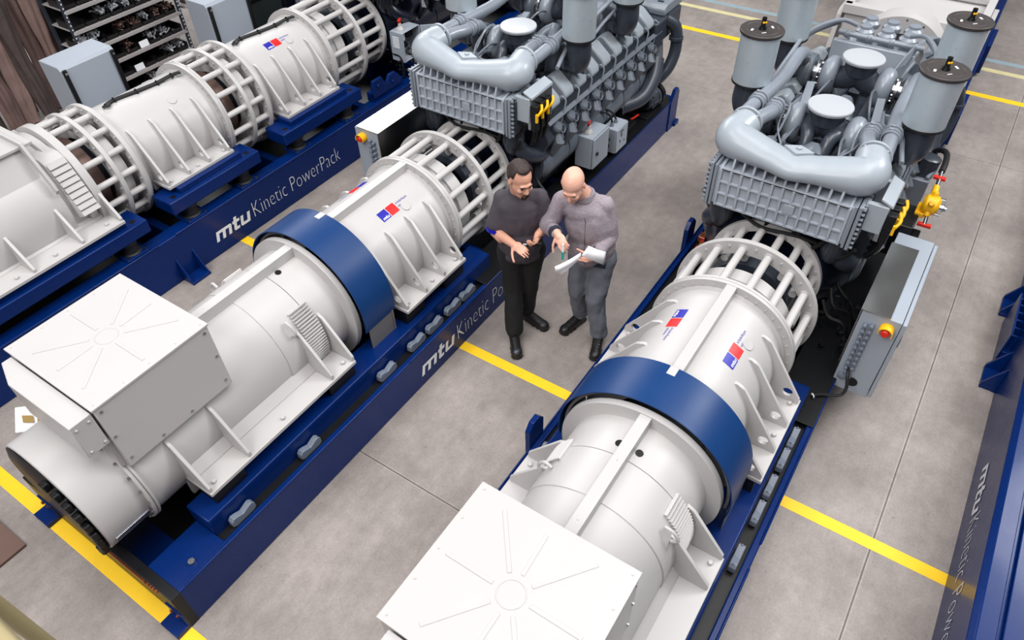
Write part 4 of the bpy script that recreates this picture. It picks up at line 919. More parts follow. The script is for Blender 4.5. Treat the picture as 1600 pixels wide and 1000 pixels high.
# ------------------------------------------------------------------ empty skid at the right edge, and white unit beyond the right-hand engine
def right_skid():
    t = thing('base_frame', (3, -1.3, 0), 'empty navy skid frame with a bright top plate at the right edge of the picture', 'machine base frame')
    h = .63; O = -1.05
    MB().prism([(O, 0), (O, h-.03), (O-.03, h), (O-.12, h), (O-.12, h-.04), (O-.15, h-.04), (O-.15, h-.01), (O-.40, h-.01), (O-.40, h-.04), (O-.17, h-.06), (O-.05, h-.06), (O-.05, .03), (O-.3, .03), (O-.3, 0)], lambda u, v, d: V((d, u, v)), -1.5, 5.35).build('side_beam', NAVY, t, bevel=.005)
    m = MB()
    for x in (1.2, 1.9, 2.6, 2.85, 3.25, 3.55, 4.0, 4.4): m.cyl((x, O-.27, h-.012), (x, O-.27, h-.0085), .011, seg=14); m.cyl((x+.2, O-.36, h-.012), (x+.2, O-.36, h-.0085), .009, seg=14)
    m.build('bolt_hole', BLACK, t)
    MB().prism([(O, 0), (O, .40), (O-.12, .40), (O-.12, 0)], lambda u, v, d: V((d, u, v)), 5.35, 9).build('side_beam', NAVY, t, bevel=.005)
    for x in (4.92, 5.85):
        MB().box(x, x+.24, O, O+.11, 0, .03).prism([(0, 0), (.11, 0), (.11, .05), (0, .26)], lambda u, v, d: V((d, O+u, v)), x, x+.025).prism([(0, 0), (.11, 0), (.11, .05), (0, .26)], lambda u, v, d: V((d, O+u, v)), x+.215, x+.24).build('floor_bracket', NAVY, t, bevel=.004)
    m = MB().box(5.22, 5.78, O+.0, O+.06, .10, .16).box(5.22, 5.78, O+.05, O+.065, .0, .34)
    for k in range(5): m.box(5.27+k*.1, 5.29+k*.1, O, O+.055, .02, .30)
    m.build('step_rack', NAVY, t, bevel=.003)
    for x in (-1.5, 2.0, 4.5, 8.7): MB().box(x, x+.15, O-1.4, O-.05, .08, .40).build('cross_member', NAVY, t, bevel=.004)
    MB().box(-1.5, 9, O-1.53, O-1.38, 0, .5).build('side_beam', NAVY, t, bevel=.005)
    x = -1; fn = lambda dx: (lambda u, v: V((3.95-(u+dx)*1.02, O+.003, .20+v)))
    m = MB(); put_logo(m, fn(0), .14); m.build('logo_lettering', LETTER, t, smooth=0, label='white slanted mtu word mark')
    m = MB(); put_text(m, 'Kinetic PowerPack', fn(.47), 1.28, .245, offset=-.006); m.build('lettering', LETTER, t, smooth=0, label='thin white Kinetic PowerPack lettering')
right_skid()
def far_unit():
    t = thing('base_frame', (9, .77, 0), 'navy skid of the next machine beyond the right-hand engine', 'machine base frame')
    for y0, y1 in ((0, .16), (1.37, 1.53)):
        MB().box(7.55, 14, y0, y1, 0, .40).build('side_beam', NAVY, t, bevel=.012)
    for x in (8.35, 10.3): MB().box(x, x+.55, -.05, 0, .05, .40).build('lifting_lug', NAVY, t, bevel=.004)
    MB().box(7.6, 14, .16, 1.37, .05, .10).build('drip_tray', BLACK, t)
    u = thing('radiator_unit', (9, .77, .4), 'white machine housing with arched flange beyond the right-hand engine, at the top edge', 'machine')
    MB().box(8.62, 12.5, .12, 1.42, .45, 1.10).build('housing', WHITE, u, bevel=.01)
    m = MB(); m.lathe([(8.30, .3), (8.30, .47), (8.33, .50), (8.40, .50), (8.42, .46), (8.62, .46)], (0, .77, .82), XD, 64); m.build('arched_flange', WHITE, u)
    m = MB()
    for k in range(16): m.bolt(V((8.31, .77+.44*math.sin(k*PI/8), .82+.44*math.cos(k*PI/8))), (-1, 0, 0), .012, .012)
    m.build('bolt', ZINC, u)
    m = MB().box(8.60, 12.6, .08, .16, 1.10, 1.20).box(8.60, 12.6, 1.38, 1.46, 1.10, 1.20).box(8.58, 8.68, .08, 1.46, 1.10, 1.20)
    for k in range(3): m.box(9.5+k, 9.56+k, .1, 1.4, 1.12, 1.18)
    m.build('top_frame', WHITE, u, bevel=.008)
    for y0, y1, s in ((.0, .10, 1), (1.44, 1.54, -1)):
        MB().prism([(8.5, .40), (8.5, .46), (8.66, 1.05), (8.74, 1.10), (9.5, 1.10), (9.5, 1.0), (8.85, .95), (8.95, .40)], lambda a, v, d: V((a, d, v)), y0+.03, y1-.02).build('support_leg', WHITE, u, bevel=.006)
far_unit()

# ------------------------------------------------------------------ storage behind the left-hand machine
def rack():
    Yr = 8.75; x0, x1 = 3.98, 5.36; dp = .45
    t = thing('shelf_rack', (4.67, Yr+.2, 0), 'metal shelf rack full of black parts bins behind the left-hand machine', 'shelf rack')
    for x in (x0, x1):
        for y in (Yr, Yr+dp):
            p = MB().box(x-.018, x+.018, y-.018, y+.018, 0, 2.2).build('post', GREYD, t)
            if y == Yr:
                m = MB()
                for k in range(44): m.box(x-.006, x+.006, y-.0195, y-.0185, .05+k*.048, .068+k*.048)
                m.build('post_slots', LETTER, p)
    zs = [.04+.235*k for k in range(9)]
    for z in zs:
        s = MB().box(x0, x1, Yr-.005, Yr+dp, z, z+.006).box(x0, x1, Yr-.02, Yr-.005, z-.03, z+.012).build('shelf', SHELFM, t, bevel=.002)
    MB().box(x0, x1, Yr+dp, Yr+dp+.01, 0, 2.2).build('back_panel', BLACK, t)
    rnd = random.Random(7); i = 0
    bolts = []
    kinds = ['empty', 'bolts', 'bolts', 'labelled', 'bolts', 'copper', 'empty', 'bolts']
    nm = {'empty': 'empty-looking black bin', 'bolts': 'black bin of shiny bolts', 'labelled': 'black bin with a white card', 'copper': 'black bin of brown fittings'}; nth = ['first', 'second', 'third', 'fourth', 'fifth', 'sixth', 'seventh', 'eighth']
    rows = ['lowest', 'second lowest', 'third lowest', 'fourth lowest', 'fifth lowest', 'sixth lowest', 'seventh lowest', 'eighth lowest']
    for ri, z in enumerate(zs[0:8]):
        for k in range(8):
            kind = kinds[rnd.randrange(8)]; x = x0+.095+k*.168; w_ = .074; y0 = Yr+.012
            if z > 1.45-.37*(x-3.98): continue
            m = MB(); zb = z+.008; hh = .085
            o = [(-w_, y0), (w_, y0), (w_*1.0, y0+.30), (-w_*1.0, y0+.30)]
            for (a, b), (c, d) in (((o[0]), (o[1])), ((o[1]), (o[2])), ((o[2]), (o[3])), ((o[3]), (o[0]))):
                ax, ay, bx_, by = x+a, b, x+c, d; h1 = hh*(1.0 if b > y0+.1 or d > y0+.1 else .5)
                n = V((by-ay, -(bx_-ax), 0)).normalized()*.0025
                m.add([(ax, ay, zb), (bx_, by, zb), (bx_, by, zb+h1), (ax, ay, zb+h1), (ax-n.x, ay-n.y, zb), (bx_-n.x, by-n.y, zb), (bx_-n.x, by-n.y, zb+h1), (ax-n.x, ay-n.y, zb+h1)], [(0, 1, 2, 3), (7, 6, 5, 4), (3, 2, 6, 7)])
            m.box(x-w_, x+w_, y0, y0+.30, zb, zb+.004)
            bn = tag(m.build('parts_bin', BINM, base=(x, y0+.15, zb)), '', 'bin', 'parts bins on the shelf rack')
            bn['label'] = '%s, %s from left on the rack\'s %s shelf' % (nm[kind], nth[k], rows[ri])
            if kind in ('bolts', 'copper'):
                m = MB()
                for q in range(30):
                    p = V((x+(rnd.random()-.5)*.09, y0+.03+rnd.random()*.13, zb+.03+rnd.random()*.055)); d = V((rnd.random()-.5, rnd.random()-.5, rnd.random()*.8)); d.normalize()
                    m.cyl(p, p+d*.06, .007, seg=6); m.bolt(p+d*.05, d, .013, .010)
                ht = tag(m.build('bolt_heap', CAPW if kind == 'bolts' else BROWNC, base=(x, y0+.1, zb+.02)), '', 'bolts', 'bolts heaped in the parts bins'); ht['kind'] = 'stuff'
                ht['label'] = '%s in the bin %s from left on the rack\'s %s shelf' % ('shiny bolts' if kind == 'bolts' else 'brown fittings', nth[k], rows[ri])
            if kind == 'labelled':
                c = MB().obox((x, y0-.012, zb+.048), (.062, 0, 0), (0, .008, .038), (0, .0007, -.0002)).build('label_card', LETTER, bn)
rack()
def tarps():
    rnd = random.Random(3)
    spots = [(3.14, 9.20, .105), (3.33, 9.30, .115), (3.53, 9.24, .10), (3.72, 9.38, .11), (3.90, 9.30, .085), (2.95, 9.34, .11), (4.04, 9.46, .08), (3.44, 9.52, .11)]
    labs = ['second brown rolled', 'third brown rolled', 'fourth, creased brown', 'fifth, greyish brown', 'sixth, narrow brown', 'leftmost brown', 'narrow dark brown', 'rearmost brown']
    for i, (x, y, r) in enumerate(spots):
        seg = 40; n = 60; m = MB(); vs = []
        ph = [rnd.random()*6.28 for _ in range(4)]
        for k in range(n+1):
            z = .02+2.4*k/n; pin = .72+.5*min(1, z/1.6)-.18*math.exp(-((z-.75)/.2)**2)
            for j in range(seg):
                a = 2*PI*j/seg; rr = r*pin*(1+.15*math.sin(4*a+ph[0]+z*1.6)+.10*math.sin(7*a+ph[1]-z*2.4)+.22*noise.noise(V((math.cos(a)*1.4+i*5, math.sin(a)*1.4, z*3.2))))
                vs.append((x+rr*math.cos(a)+.03*math.sin(z*1.3+ph[3]), y+rr*.8*math.sin(a), z))
        fs = [(k*seg+j, k*seg+(j+1) % seg, (k+1)*seg+(j+1) % seg, (k+1)*seg+j) for k in range(n) for j in range(seg)]
        fs += [tuple(range(seg)), tuple(range(n*seg, (n+1)*seg))]
        m.add(vs, fs); tag(m.build('hanging_tarpaulin', (TARP, TARP2, TARP3)[(i*2) % 3], smooth=60, base=(x, y, 0)), '%s tarpaulin hanging in folds%s left of the shelf rack' % (labs[i], ', closest to the posts,' if i == 6 else ''), 'tarpaulin', 'brown tarpaulins beside the rack')
tarps()
def clutter():
    t = thing('work_bench', (5.95, 7.9, 0), 'dark green cabinet with black padded band, right of the second grey cabinet', 'cabinet')
    MB().box(5.35, 5.95, 7.45, 7.9, 0, 1.32).build('cabinet_body', DGREEN, t, bevel=.01); MB().box(5.33, 5.97, 7.43, 7.92, 1.05, 1.12).build('padded_edge', BLACK, t, bevel=.03)
    t = thing('cable_reel', (5.50, 8.7, 0), 'reel of brown cable right of the shelf rack', 'cable reel')
    MB().lathe([(0, .28), (.03, .28), (.03, .18), (.5, .18), (.5, .28), (.53, .28)], (5.72, 8.85, .75), UP, 40).build('reel_flange', SHELFM, t)
    m = MB()
    for k in range(10): m.torus((5.72, 8.85, .81+k*.045), UP, .19, .024, 32, 8)
    m.build('wound_cable', TARP, t); MB().cyl((5.72, 8.85, 0), (5.72, 8.85, .76), .10).build('reel_stand', GREYD, t)
    m = MB().torus((5.55, 8.52, .42), (1, -.5, .4), .13, .012, 32, 8); tag(m.build('cable_coil', RUBBER, base=(5.55, 8.52, .3)), 'coil of black cable hanging low at the right of the shelf rack', 'cable')
    m = MB().torus((5.60, 8.55, .36), (.6, -.6, .5), .10, .012, 32, 8); tag(m.build('clear_hose', SHELFM, base=(5.6, 8.55, .3)), 'coil of pale hose beside the black coil near the rack', 'hose')
    t = thing('dark_machine', (7.0, 8.3, 0), 'dark machine part standing at the top edge behind the left-hand machine', 'machine')
    MB().box(6.1, 8.5, 7.6, 8.6, 0, 1.0).build('machine_body', DKNAVY, t, bevel=.05)
    m = MB()
    for k in range(8): m.cyl((6.3+k*.26, 7.6, .6), (6.3+k*.26, 7.5, .8), .08, seg=14)
    m.build('fitting', GREYD, t)
    tag(MB().box(-.6, .105, 4.07, 4.9, 0, .022).build('board', BROWNB, bevel=.003, base=(-.2, 4.4, 0)), 'brown board lying on the floor at the lower left edge', 'board')
    t = thing('guard_rail', (-.2, 2.0, 2.0), 'yellowish beige rail close to the camera in the lower left corner', 'rail')
    MB().box(-.16, -.074, .2, 1.9, 3.14, 3.20).build('rail_bar', BEIGE, t, bevel=.01)
    m = MB()
    for y in (.25, 1.85): m.cyl((-.12, y, 3.15), (-.085, y, 0), .025)
    m.build('rail_post', BEIGE, t)
clutter()
def gen_paper():
    t = thing('document_bag', (.62, 3.99, .95), 'clear bag of papers with yellow print on the near end of the middle generator', 'papers')
    MB().obox((.60, 4.02, .885), (.085, -.055, -.03), (.05, .07, .02), (0, 0, .004)).build('bag', PAPER, t, bevel=.002)
    m = MB().obox((.565, 4.03, .905), (.020, -.020, -.008), (.012, .022, .006), (0, 0, .0012)); m.obox((.63, 3.985, .875), (.028, -.022, -.011), (.016, .026, .007), (0, 0, .0012)); m.build('printed_sheet', PRINT, t)
gen_paper()
# ------------------------------------------------------------------ the two men
class Caps:
    """closed overlapping solids that are remeshed into one continuous surface"""
    def __init__(s): s.m = MB()
    def cap(s, a, b, ra, rb=None, seg=16):
        rb = ra if rb is None else rb; a = V(a); b = V(b); d = b-a; L_ = d.length
        if L_ < 1e-5: s.m.ball(a, ra, seg); return s
        n = d/L_; pr = [(-ra*math.cos(PI/2*k/5), ra*math.sin(PI/2*k/5)) for k in range(6)]+[(L_+rb*math.sin(PI/2*k/5), rb*math.cos(PI/2*k/5)) for k in range(6)]
        pr[0] = (-ra, 1e-4); pr[-1] = (L_+rb, 1e-4); nn = len(s.m.v)
        s.m.lathe(pr, a, n, seg); return s
    def chain(s, pts, rs):
        for i in range(len(pts)-1): s.cap(pts[i], pts[i+1], rs[i], rs[i+1])
        return s
    def ell(s, c, ax, ay, az, seg=20):
        mb = MB().ball((0, 0, 0), 1, seg); M = Matrix((V(ax), V(ay), V(az))).transposed(); c = V(c)
        s.m.add([c+M @ v for v in mb.v], mb.f); return s
    def build(s, name, m, parent, vox=.006, smooth=4, disp=0, dscale=9):
        me = bpy.data.meshes.new('t'); me.from_pydata([tuple(v) for v in s.m.v], [], s.m.f)
        bm = bmesh.new(); bm.from_mesh(me); bmesh.ops.remove_doubles(bm, verts=bm.verts, dist=2e-4); bmesh.ops.holes_fill(bm, edges=bm.edges); bmesh.ops.recalc_face_normals(bm, faces=bm.faces); bm.to_mesh(me); bm.free()
        o = bpy.data.objects.new('t', me); COL.objects.link(o)
        r = o.modifiers.new('r', 'REMESH'); r.mode = 'VOXEL'; r.voxel_size = vox
        k = o.modifiers.new('s', 'SMOOTH'); k.iterations = smooth; k.factor = .5
        dg = bpy.context.evaluated_depsgraph_get(); dg.update(); me2 = bpy.data.meshes.new_from_object(o.evaluated_get(dg)); bpy.data.objects.remove(o); bpy.data.meshes.remove(me)
        org = V(ORG[parent.name])
        nrm = [v.normal.copy() for v in me2.vertices]
        for v, n in zip(me2.vertices, nrm):
            if disp:                                     # soft cloth folds
                p = v.co; q = noise.noise(V((p.x*dscale, p.y*dscale, p.z*dscale*.55)))+.5*noise.noise(V((p.x*dscale*2.3+7, p.y*dscale*2.3, p.z*dscale*1.3)))
                v.co = v.co+n*q*disp
            v.co -= org
        me2.name = name; me2.materials.clear(); me2.materials.append(m); me2.shade_smooth()
        b = bpy.data.objects.new(name, me2); COL.objects.link(b); b.parent = parent; ORG[b.name] = org; return b
def head(c, Hc, F, U, neck_base, k=1.0):
    F = V(F).normalized(); U = (V(U)-F*V(U).dot(F)).normalized(); L_ = U.cross(F); Hc = V(Hc); P = lambda f, l, u: Hc+F*f*k+L_*l*k+U*u*k
    e = lambda f, l, u, rf, rl, ru: c.ell(P(f, l, u), F*rf*k, L_*rl*k, U*ru*k)
    e(-.015, 0, .035, .098, .077, .086); e(.025, 0, -.025, .074, .066, .092); e(.048, 0, -.085, .044, .047, .034); e(.078, 0, -.104, .020, .024, .018)
    e(.083, 0, .022, .016, .050, .012); e(.074, .035, -.022, .024, .024, .02); e(.074, -.035, -.022, .024, .024, .02)
    c.cap(P(.088, 0, .006), P(.108, 0, -.030), .009, .014); e(.098, .012, -.034, .012, .010, .008); e(.098, -.012, -.034, .012, .010, .008)
    e(.090, 0, -.062, .012, .024, .006); e(.088, 0, -.073, .012, .020, .007)
    for s in (1, -1): e(-.008, s*.079, -.005, .020, .008, .032)
    c.chain([P(-.02, 0, -.06), V(neck_base)], [.056*k, .062*k])
    return P, F, U, L_
def hand(c, wrist, d, nrm, curl, spread=.0, thumb=1, k=1.0, tcurl=.5):
    """palm from wrist along d, palm facing nrm, four fingers and a thumb; curl per finger in radians per joint"""
    d = V(d).normalized(); nrm = (V(nrm)-d*V(nrm).dot(d)).normalized(); lat = d.cross(nrm)*thumb; W = V(wrist)
    c.ell(W+d*.050*k, d*.052*k, lat*.040*k, nrm*.016*k); c.cap(W-d*.01, W+d*.03*k, .026*k, .026*k)
    for i, (l, ln) in enumerate(((.029, .078), (.010, .087), (-.010, .081), (-.028, .064))):
        p = W+d*.088*k+lat*l*k; dd = (d+lat*spread*(l*18)).normalized(); a = curl[i]; ax = dd.cross(nrm)
        r = .0092*k
        for j, fr in enumerate((.45, .31, .24)):
            dd = Quaternion(ax, a*(.75 if j == 0 else 1)) @ dd; q = p+dd*ln*fr*k; c.cap(p, q, r, r*.9, 10); p = q; r *= .9
        if i == 0: tip = p
    p = W+d*.028*k+lat*.030*k; dd = (d*.55+lat*.75+nrm*.25).normalized(); r = .0115*k; ax = lat.cross(d)
    for j, ln in enumerate((.040, .034, .026)):
        q = p+dd*ln*k; c.cap(p, q, r, r*.9, 10); p = q; dd = (dd+(d*.5+nrm*.5-lat*.25)*tcurl).normalized(); r *= .92
    return tip
def boot(t, heel, toe, name='boot', eyel=True, worn=False):
    h = V(heel); o = V(toe); d = (o-h); d.z = 0; L_ = d.length; d.normalize(); s = d.cross(UP)
    h = V((h.x, h.y, 0)); o = h+d*.255
    c = Caps(); c.ell(h+d*.02+V((0, 0, .055)), d*.05, s*.042, UP*.05); c.chain([h+d*.04+V((0, 0, .06)), h+d*.13+V((0, 0, .050)), h+d*.20+V((0, 0, .042))], [.045, .043, .040]); c.ell(h+d*.205+V((0, 0, .042)), d*.058, s*.048, UP*.038); c.chain([h+d*.035+V((0, 0, .06)), h+d*.03+V((0, 0, .17))], [.046, .052])
    for k in range(6): c.ell(h+d*(.0+.045*k)+V((0, 0, .014)), d*.04, s*(.043+.008*(k > 2)), UP*.014)
    b = c.build(name, BOOT, t, .007, 3)
    if eyel:
        m = MB()
        for k in range(5):
            for q in (-.02, .02): m.ball(h+d*(.075+.022*k)+s*q+V((0, 0, .118-.010*k)), .0045, 8)
        m.build('lace_eyelet', ZINC, b)
    if worn: MB().ball(h+d*.215+V((0, 0, .053)), (.040, .036, .030), 14).build('worn_toe_cap', GREYD, b)
    return b
def person(label, base):
    return thing('person', base, label, 'person')

def man_tshirt():
    t = person('man in charcoal t-shirt and black trousers with dark hair, pointing with his right hand', (3.56, 2.38, 0))
    F = V((-.80, -.60, 0)).normalized(); L_ = UP.cross(F)
    pel = V((3.575, 2.385, .90)); chest = V((3.56, 2.385, 1.24)); nb = V((3.555, 2.385, 1.415))
    sR = V((3.51, 2.505, 1.350)); sL = V((3.64, 2.265, 1.365)); eR = V((3.43, 2.515, 1.075)); wR = V((3.335, 2.295, 1.115)); eL = V((3.665, 2.20, 1.11)); wL = V((3.50, 2.185, 1.135))
    c = Caps(); hc = V((3.49, 2.325, 1.565)); fd = V((-.45, -.84, -.32)); P, Fh, Uh, Lh = head(c, hc, fd, UP, nb)
    c.chain([nb, chest, pel], [.06, .085, .085]); c.chain([chest+V((0, 0, .1)), sR+V((0, 0, -.02))], [.045, .038]); c.chain([chest+V((0, 0, .1)), sL+V((0, 0, -.02))], [.045, .038])
    c.chain([sR+V((0, 0, -.02)), eR, wR], [.044, .042, .029]); c.chain([sL+V((0, 0, -.02)), eL, wL], [.044, .042, .029]); c.chain([V((3.40, 2.44, 1.07)), eR], [.043, .042])
    dR = V((.02, -.16, .02)); hand(c, wR, (-.05, -.14, .02), (.45, -.1, -.85), (.12, .40, .55, .65), .05, -1, 1.0, .3)
    hand(c, wL, (-.10, -.03, -.02), (.2, .7, .6), (.75, .85, .9, .95), .0, -1, 1.0, .6)
    kR = V((3.51, 2.42, .49)); kL = V((3.64, 2.36, .49)); aR = V((3.425, 2.365, .09)); aL = V((3.685, 2.415, .09))
    c.chain([pel+L_*-.085, kR, aR], [.07, .05, .04]); c.chain([pel+L_*.085, kL, aL], [.07, .05, .04])
    b = c.build('body', SKIN, t, .0055, 3)
    # clothing
    c = Caps(); c.ell(V((3.56, 2.385, 1.18)), F*.135, L_*.18, UP*.24); c.ell(V((3.565, 2.385, .98)), F*.145, L_*.178, UP*.22); c.ell(V((3.552, 2.385, 1.28)), F*.115, L_*.165, UP*.12); c.chain([V((3.57, 2.385, .90)), V((3.57, 2.385, .92))], [.15, .15])
    c.ell(V((3.57, 2.385, .86)), F*.135, L_*.178, UP*.09)
    c.chain([nb+V((.01, .01, -.075)), sR+V((0, 0, -.012))], [.075, .060]); c.chain([nb+V((.01, .01, -.075)), sL+V((0, 0, -.012))], [.075, .060]); c.chain([sR+V((0, 0, -.012)), sR.lerp(eR, .80)], [.061, .072]); c.chain([sL+V((0, 0, -.012)), sL.lerp(eL, .78)], [.061, .070]); c.chain([nb+V((0, 0, -.02)), nb+V((0, 0, -.06))], [.072, .085])
    c.build('t_shirt', TEE, t, .008, 5, .010, 9)
    m = MB(); m.lathe([(0, .052), (.0, .071), (.022, .072), (.022, .056)], sR.lerp(eR, .98), sR-eR, 24); m.build('sleeve_edge', LBLUE, t, label='blue undershirt sleeve edge')
    c = Caps(); c.ell(pel+V((0, 0, -.02)), F*.12, L_*.168, UP*.12); c.chain([pel+L_*-.085+V((0, 0, -.04)), kR, aR+V((0, 0, .03))], [.102, .080, .074]); c.chain([pel+L_*.085+V((0, 0, -.04)), kL, aL+V((0, 0, .03))], [.102, .080, .074])
    c.build('trousers', TROUS, t, .009, 4, .010, 10)
    boot(t, (3.44, 2.385, 0), (3.27, 2.24, 0), worn=True, eyel=False); boot(t, (3.693, 2.44, 0), (3.668, 2.27, 0), eyel=False)
    # hair, beard, brows, eyes
    mb = MB().ball((0, 0, 0), 1, 32); M = Matrix((Fh, Lh, Uh)).transposed(); o = P(-.018, 0, .040); vs = []; 
    for v in mb.v:
        g = 1+.09*noise.noise(v*5); vs.append((v, o+M @ V((v.x*.105*g, v.y*.087*g, v.z*.100*g))))
    keep = lambda v: not ((v.x > .38 and v.z < .62) or (v.z < .05 and v.x > .15) or v.z < -.75)
    fs = [f for f in mb.f if all(keep(vs[i][0]) for i in f)]
    h = MB().add([q for _, q in vs], fs).build('hair', HAIR, t, smooth=60); so = h.modifiers.new('thick', 'SOLIDIFY'); so.thickness = .012
    c = Caps(); c.chain([P(.101, .026, -.058), P(.108, 0, -.051), P(.101, -.026, -.058)], [.005, .006, .005]); c.chain([P(.101, .026, -.058), P(.094, .024, -.092), P(.098, 0, -.106), P(.094, -.024, -.092), P(.101, -.026, -.058)], [.005, .007, .010, .007, .005]); c.build('goatee', HAIR, t, .004, 1)
    for s in (1, -1):
        c = Caps(); c.chain([P(.096, s*.014, .022), P(.095, s*.034, .027), P(.083, s*.050, .020)], [.005, .0055, .003]); c.build('eyebrow', HAIR, t, .003, 1)
        MB().ball(P(.0855, s*.032, .002), (.008, .008, .006), 12).build('eye', HAIR, t)
    # tool in his left hand
    tl = MB(); q = wL+V((-.085, -.025, -.02)); d = V((.6, -.75, -.05)).normalized(); tl.cyl(q-d*.06, q+d*.045, .017, seg=14)
    for k in range(4): tl.torus(q+d*(-.02+.016*k), d, .0175, .003, 16, 6)
    tt = thing('hand_tool', tuple(q), 'short black ribbed tool held in the left hand of the man in the t-shirt', 'tool'); tl.build('grip', BLACK, tt)
    MB().cyl(q-d*.085, q-d*.055, .010, .012, 12).build('tip', ZINC, tt)
man_tshirt()

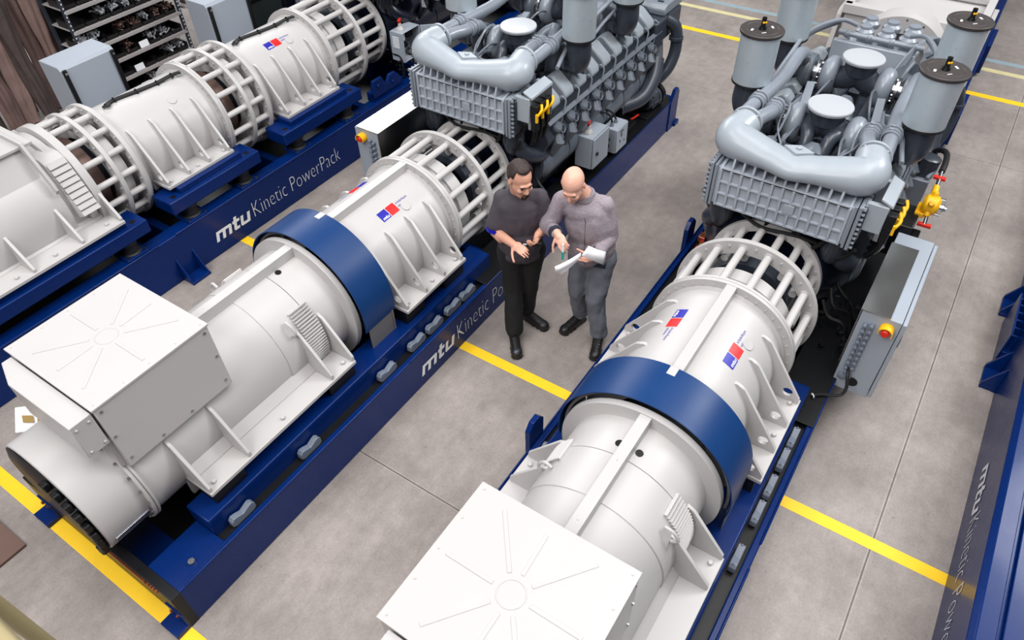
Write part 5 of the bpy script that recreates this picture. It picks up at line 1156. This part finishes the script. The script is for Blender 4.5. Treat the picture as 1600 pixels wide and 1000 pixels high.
def man_jacket():
    t = person('bald man in grey heather jacket and grey jeans, holding papers and a pen', (3.80, 1.89, 0))
    F = V((-.97, -.24, 0)).normalized(); L_ = UP.cross(F)
    pel = V((3.80, 1.885, .90)); chest = V((3.765, 1.92, 1.26)); nb = V((3.735, 1.955, 1.435))
    sR = V((3.70, 2.105, 1.365)); sL = V((3.80, 1.81, 1.365)); eR = V((3.60, 2.165, 1.155)); wR = V((3.445, 1.995, 1.262)); eL = V((3.82, 1.765, 1.085)); wL = V((3.615, 1.775, 1.035))
    c = Caps(); hc = V((3.625, 1.985, 1.565)); fd = V((-.83, -.20, -.52)); P, Fh, Uh, Lh = head(c, hc, fd, UP, nb)
    c.chain([nb, chest, pel], [.06, .085, .085]); c.chain([chest+V((0, 0, .1)), sR+V((0, 0, -.02))], [.045, .038]); c.chain([chest+V((0, 0, .1)), sL+V((0, 0, -.02))], [.045, .038])
    c.chain([sR+V((0, 0, -.02)), eR, wR], [.044, .042, .029]); c.chain([sL+V((0, 0, -.02)), eL, wL], [.044, .042, .029])
    hand(c, wR, (-.05, -.09, -.055), (.55, -.1, -.75), (.55, .65, .8, .9), .0, -1, 1.0, .45)
    hand(c, wL, (-.13, .05, .02), (-.1, .1, .95), (.18, .2, .22, .3), .05, 1, 1.0, .3)
    kR = V((3.775, 1.985, .49)); kL = V((3.755, 1.815, .49)); aR = V((3.90, 2.01, .09)); aL = V((3.775, 1.765, .09))
    c.chain([pel+L_*-.085, kR, aR], [.07, .05, .04]); c.chain([pel+L_*.085, kL, aL], [.07, .05, .04])
    c.build('body', SKIN2, t, .0055, 3)
    c = Caps(); c.ell(V((3.77, 1.915, 1.19)), F*.15, L_*.185, UP*.24); c.ell(V((3.785, 1.90, .98)), F*.15, L_*.182, UP*.20); c.ell(V((3.75, 1.94, 1.30)), F*.125, L_*.17, UP*.12); c.ell(V((3.79, 1.895, .90)), F*.13, L_*.180, UP*.07)
    c.chain([nb+V((.02, 0, -.075)), sR+V((0, 0, -.012))], [.08, .066]); c.chain([nb+V((.02, 0, -.075)), sL+V((0, 0, -.012))], [.08, .066])
    c.chain([sR+V((0, 0, -.012)), eR, wR.lerp(eR, .12)], [.067, .062, .048]); c.chain([sL+V((0, 0, -.012)), eL, wL.lerp(eL, .12)], [.067, .064, .050]); c.chain([nb+V((.005, 0, -.012)), nb+V((.012, 0, -.06))], [.069, .084])
    j = c.build('jacket', JACK, t, .008, 5, .011, 10)
    m = MB(); m.lathe([(-.045, .058), (-.045, .080), (.0, .073), (.0, .060)], nb+V((.008, .002, .012)), (nb-chest)*.5+UP*.25, 28); m.build('collar', JACK, j)
    for w_, e_ in ((wR, eR), (wL, eL)):
        m = MB(); m.lathe([(0, .034), (0, .046), (.05, .050), (.05, .036)], w_.lerp(e_, .02), e_-w_, 24); m.build('cuff', COLLAR, j)
    front = lambda z, o: V((3.775, 1.912, z))+F*o+L_*-.0
    m = MB(); m.tube([V((3.665, 1.93, 1.37)), front(1.28, .142), front(1.15, .150), front(1.0, .148), front(.88, .138)], .004, 6); m.build('zip', ZINC, j)
    MB().obox(V((3.70, 1.80, .885)), F*.006, L_*.07, UP*.028).build('hem_band', COLLAR, j, bevel=.004)
    c = Caps(); c.ell(pel+V((0, 0, -.02)), F*.12, L_*.168, UP*.11); c.chain([pel+L_*-.085+V((0, 0, -.04)), kR, aR+V((0, 0, .03))], [.104, .080, .070]); c.chain([pel+L_*.085+V((0, 0, -.04)), kL, aL+V((0, 0, .03))], [.104, .080, .070])
    c.build('jeans', JEANS, t, .009, 4, .011, 11)
    boot(t, (3.925, 2.003, 0), (3.673, 2.061, 0)); boot(t, (3.80, 1.775, 0), (3.57, 1.687, 0))
    for s in (1, -1):
        c = Caps(); c.chain([P(.096, s*.014, .020), P(.094, s*.034, .025), P(.083, s*.050, .018)], [.003, .0035, .002]); c.build('eyebrow', TARP, t, .003, 1)
        MB().ball(P(.0855, s*.032, .002), (.008, .008, .005), 12).build('eye', HAIR, t)
    # pen
    q = wR+V((-.07, -.09, -.065)); d = V((-.15, -.1, -1)).normalized(); p = thing('pen', tuple(q), 'white pen with teal cap in the bald man\'s right hand', 'pen')
    MB().cyl(q-d*.05, q+d*.01, .007, seg=12).build('barrel', LETTER, p); MB().cyl(q+d*.01, q+d*.07, .009, .008, seg=12).build('pen_cap', TEAL, p)
    # stapled papers: a stack curling away on both sides of the palm
    pp = thing('documents', (3.52, 1.81, 1.06), 'open stack of white papers on the bald man\'s left hand', 'papers')
    def leaf(A, B, C_, D, bulge):
        A, B, C_, D = map(V, (A, B, C_, D)); n = 8; vs = []; nn = (B-A).cross(D-A).normalized()
        nn = nn if nn.z > 0 else -nn
        for i in range(n+1):
            f = i/n; h = nn*bulge*math.sin(PI*f)
            vs += [A.lerp(D, f)+h, B.lerp(C_, f)+h]
        o = MB().add(vs, [(2*i, 2*i+1, 2*i+3, 2*i+2) for i in range(n)]).build('sheet', PAPER, pp, smooth=70); so = o.modifiers.new('thick', 'SOLIDIFY'); so.thickness = .0012
    for k in range(3):
        q = V((-.003*k, -.001*k, .004*k)); leaf(V((3.488, 1.816, 1.112))+q, V((3.552, 1.798, 1.160))+q, V((3.652, 1.708, 1.075))+q, V((3.632, 1.704, .968))+q, .018+.003*k)
    for k in range(5):
        q = V((.010*k, -.006*k, -.011*k)); leaf((3.49, 1.818, 1.092), (3.50, 1.83, 1.125), V((3.318, 1.935, 1.078))+q, V((3.305, 1.915, 1.052))+q, .014-.002*k)
man_jacket()
